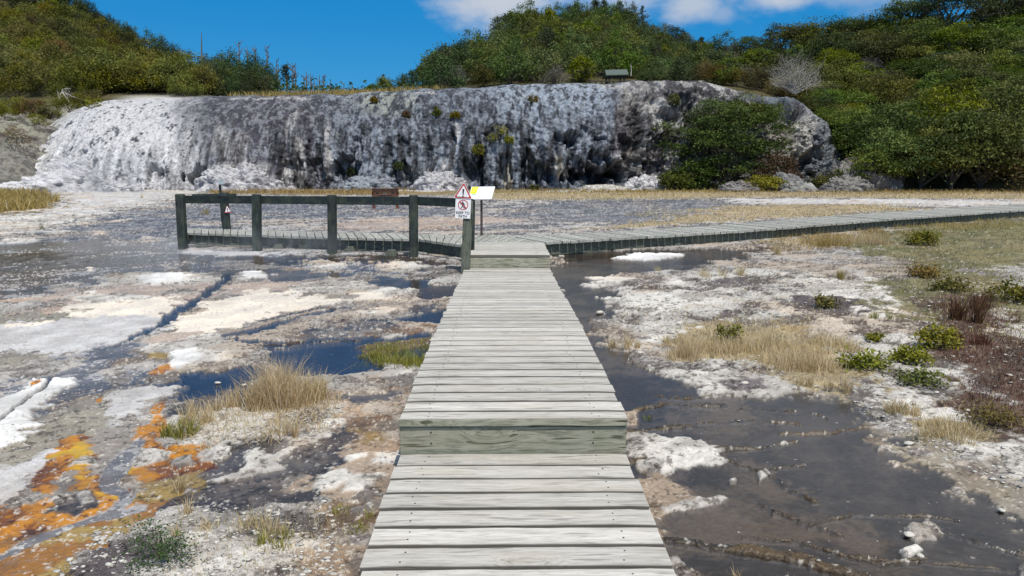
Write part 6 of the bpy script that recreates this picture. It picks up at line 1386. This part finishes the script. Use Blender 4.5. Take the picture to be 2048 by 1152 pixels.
region([(1700, 480), (2100, 435), (2300, 600), (2100, 720), (1850, 650), (1760, 560)], 9000, .07, 'sedge', 'grey green mossy growth over the upper right field', clump=1.5)
region([(1850, 610), (2000, 600), (2150, 700), (2150, 900), (1990, 860), (1900, 760)], 6000, .06, 'redherb', 'low dark red brown weeds at the right edge', clump=2)
region([(330, 860), (420, 810), (560, 790), (690, 790), (680, 850), (560, 900), (400, 910)], 1800, .08, 'straw', 'thin dry stems around the golden clumps left of the boardwalk', w=.004)
region([(300, 1060), (640, 1010), (700, 1070), (690, 1170), (320, 1170)], 900, .05, 'straw', 'thin dry stems on the grey crust mound', w=.003)
region([(1540, 478), (1760, 462), (1780, 480), (1640, 500), (1540, 505)], 2200, .16, 'strawgold', 'dry grass under the edge of the side boardwalk', w=.008)
region([(1780, 455), (2100, 425), (2200, 440), (1800, 476)], 2500, .14, 'strawgold', 'golden weeds along the far part of the side boardwalk', w=.009)
region([(740, 690), (860, 676), (850, 735), (790, 728), (720, 712)], 1500, .05, 'sedge', 'fine sedge spread through the blue pool', w=.004)
region([(-100, 386), (90, 388), (115, 402), (90, 418), (10, 426), (-100, 428)], 5000, .5, 'strawgold', 'golden grass patch at the far left of the white flat', w=.03)
region([(420, 378.5), (830, 380), (830, 390), (600, 391), (420, 389)], 2600, .26, 'strawgold', 'golden grass strip along the cliff foot behind the railing', w=.035, clump=.35)
region([(940, 378), (1300, 380), (1500, 379), (1500, 390), (1200, 392), (940, 390)], 2200, .22, 'strawgold', 'golden grass strip under the blue grey dome', w=.035, clump=.35)
region([(1480, 379), (2150, 379), (2150, 388), (1480, 391)], 3000, .24, 'strawgold', 'golden grass strip in front of the boulders and the right slope', w=.035, clump=.35)
region([(950, 390), (1500, 388), (2100, 386), (2100, 402), (1600, 396), (1200, 402), (960, 400)], 5000, .16, 'straw', 'pale short dry grass beyond the side boardwalk', w=.03)
region([(1250, 425), (1600, 410), (1850, 408), (1800, 430), (1500, 440), (1250, 456)], 3000, .10, 'straw', 'thin brown stubble on the flat beyond the side boardwalk', w=.02)
n = 4500; pxs = rng.uniform(525, 900, n); ts = rng.uniform(.0, .35, n); b = hill(pxs, ts); b[:, 1] = np.where(rng.random(n) < .5, b[:, 1] - rng.uniform(0, 7, n), b[:, 1]); b[:, 2] = np.minimum(b[:, 2], CAMZ + b[:, 1] * (328 - np.interp(pxs, TT[:, 0], TT[:, 3])) / FPX * .98 + .1) - .05
V, F, t = blades(b, rng.uniform(.15, .5, n), np.full(n, .05), rng.normal(size=(n, 3)) * [.3, .3, 0], rng.uniform(0, .6, n), rng.random(n)); tag(mk('grass', V, F, M['strawgold'], cols={'tint': t}), 'golden brown grass along the terrace top in the gap between the hills', 'grass', kind='stuff')

# ------------------------------------------------------------------ loose white sinter chips
ph = (1 + 5 ** .5) / 2; ICO = np.array([(-1, ph, 0), (1, ph, 0), (-1, -ph, 0), (1, -ph, 0), (0, -1, ph), (0, 1, ph), (0, -1, -ph), (0, 1, -ph), (ph, 0, -1), (ph, 0, 1), (-ph, 0, -1), (-ph, 0, 1)]) / 1.9
ICF = np.array([(0, 11, 5), (0, 5, 1), (0, 1, 7), (0, 7, 10), (0, 10, 11), (1, 5, 9), (5, 11, 4), (11, 10, 2), (10, 7, 6), (7, 1, 8), (3, 9, 4), (3, 4, 2), (3, 2, 6), (3, 6, 8), (3, 8, 9), (4, 9, 5), (2, 4, 11), (6, 2, 10), (8, 6, 7), (9, 8, 1)])
def chips(poly, n, smin, smax, label, c0=(.66, .64, .60), c1=(.36, .34, .32)):
    P = np.array([gpt(x, y)[:2] for x, y in poly]); lo, hi = P.min(0), P.max(0); c = np.stack([rng.uniform(lo[0], hi[0], n * 4), rng.uniform(lo[1], hi[1], n * 4)], 1)
    k = (sdpoly(c[:, 0], c[:, 1], P) < 0) & (fbm(c[:, 0], c[:, 1], 2.2, 3, 33) > rng.uniform(-.5, .35, len(c))); c = c[k][:n]; n = len(c); s = (smin + (smax - smin) * rng.random(n) ** 5) * .62
    V = ICO[None] * rng.uniform(.35, 1.45, (n, 12, 3)); a = rng.uniform(0, 6.28, n); ca, sa = np.cos(a)[:, None], np.sin(a)[:, None]; V = np.stack([(V[..., 0] * ca - V[..., 1] * sa) * 1.3, V[..., 0] * sa + V[..., 1] * ca, V[..., 2] * .32], -1) * s[:, None, None]
    z = np.array([ground_z(x, y) for x, y in c]); V += np.stack([c[:, 0], c[:, 1], z + s * .12], 1)[:, None]
    F = (ICF[None] + np.arange(n)[:, None, None] * 12).reshape(-1, 3); t = rng.random(n)[:, None]; C_ = np.repeat(np.array(c0) * (1 - t) + np.array(c1) * t, 12, 0)
    return tag(mk('gravel', V.reshape(-1, 3), F, M['ground'], cols={'col': C_, 'prm': np.tile([.8, .35, 0, 1], (len(C_), 1))}), label, 'gravel', kind='stuff')
chips([(330, 870), (420, 820), (690, 800), (690, 850), (560, 900), (420, 920)], 700, .006, .022, 'white sinter chips around the golden grass clumps')
chips([(80, 1170), (200, 1060), (450, 1010), (660, 1010), (700, 1170)], 1500, .005, .030, 'white and grey chips covering the grey crust mound')
chips([(0, 880), (150, 740), (330, 780), (300, 900), (150, 1000), (0, 1000)], 450, .005, .018, 'small white chips on the wet grey flat at the left')
chips([(1700, 800), (1850, 860), (2100, 920), (2100, 1040), (1950, 950), (1750, 850)], 900, .006, .026, 'white chips along the bank of the dark pool')
chips([(1200, 600), (1500, 560), (2100, 560), (2100, 900), (1700, 790), (1300, 740)], 1500, .008, .045, 'white crust fragments strewn over the right field')
chips([(1330, 780), (1700, 830), (2048, 1000), (2048, 1152), (1500, 1152), (1300, 900)], 110, .006, .018, 'small pale pebbles standing in the dark pool')
chips([(100, 520), (900, 520), (900, 760), (300, 760), (0, 700)], 900, .008, .03, 'pale crumbs over the cream and grey crusts left of the boardwalk')
# single stones one can point to
for i, (px, py, s, lb) in enumerate([(1466, 964, .034, 'rounded white stone in the dark pool nearest the boardwalk'), (1200, 627, .07, 'white stone in the water beside the boardwalk, far one'), (1490, 768, .05, 'pale stone at the corner of the white crust tongue'), (1817, 889, .045, 'rounded grey stone near the right bank of the dark pool'), (2003, 1022, .03, 'pale stone at the right edge of the dark pool'), (1818, 1072, .045, 'tan stone beside the pale crust island'),
                                     (1840, 1113, .03, 'small pale stone low in the dark pool'), (180, 539, .10, 'bright white flat stone in the shallow water at the left'), (488, 771, .03, 'white stone pair in the dark blue pool, left one'), (505, 770, .03, 'white stone pair in the dark blue pool, right one'), (435, 767, .035, 'white stone at the left shore of the dark blue pool'), (1279, 708, .06, 'white rock at the water edge below the reddish tuft')]):
    c = gpt(px, py); k = ICO * rng.uniform(.6, 1.35, (12, 3)) * [1.25, 1, .55] * s * .72; me_c = np.tile([.60, .57, .52], (12, 1)); o = mk('stone', k + [0, 0, s * .2], ICF, M['ground'], None, True, cols={'col': me_c, 'prm': np.tile([.8, .5, 0, 1], (12, 1))})
    sm_ = o.modifiers.new('round', 'SUBSURF'); sm_.levels = 2; sm_.render_levels = 2; o.location = [float(v) for v in c]; tag(o, lb, 'stone')

# ------------------------------------------------------------------ steam over the hot seeps
def steam(px, py, Y, rx, ry, rz, dens, lb, tilt=0.0):
    c = ypt(px, py, Y); c[2] = rz * .62; n = 20
    th = np.linspace(0, 2 * math.pi, 2 * n, endpoint=False)[None]; ph_ = np.linspace(.02, math.pi - .02, n)[:, None]
    X = rx * np.sin(ph_) * np.cos(th); Yy = ry * np.sin(ph_) * np.sin(th); Z_ = rz * np.cos(ph_) + 0 * th
    ii = np.arange(X.size).reshape(X.shape); jj = np.roll(ii, -1, 1); F = np.stack([ii[:-1], ii[1:], jj[1:], jj[:-1]], -1).reshape(-1, 4)
    m, g, out = newmat('steam_' + str(int(px))); co = objco(g)
    u = g.scale(co, (1 / rx, 1 / ry, 1 / rz)); r = g.vmath('LENGTH', u); nz = g.noise(g.scale(co, (1, 1, .55)), 1.6 / max(rz, .2), 3, .6, .6)
    d = g.math('MULTIPLY', g.math('MULTIPLY', g.ramp(r, 1.0, .1), g.ramp(nz, .42, .68)), dens)
    v = g.n('ShaderNodeVolumePrincipled'); v.inputs['Color'].default_value = (.96, .97, 1, 1); g.put(v.inputs['Density'], d); v.inputs['Anisotropy'].default_value = .2
    g.L.new(v.outputs[0], out.inputs['Volume'])
    o = mk('steam', np.stack([X.ravel(), Yy.ravel(), Z_.ravel()], 1), F, m, None, True); o.location = c; tag(o, lb, kind='stuff')
steam(215, 360, 43.0, 4.2, 1.8, 1.8, .60, 'thin steam rising before the white flank of the terrace')
steam(575, 525, 12.2, 1.5, .8, .42, .75, 'thin steam drifting over the seep under the platform')
steam(395, 545, 11.0, 1.1, .7, .34, 1.1, 'thin steam over the water left of the platform')
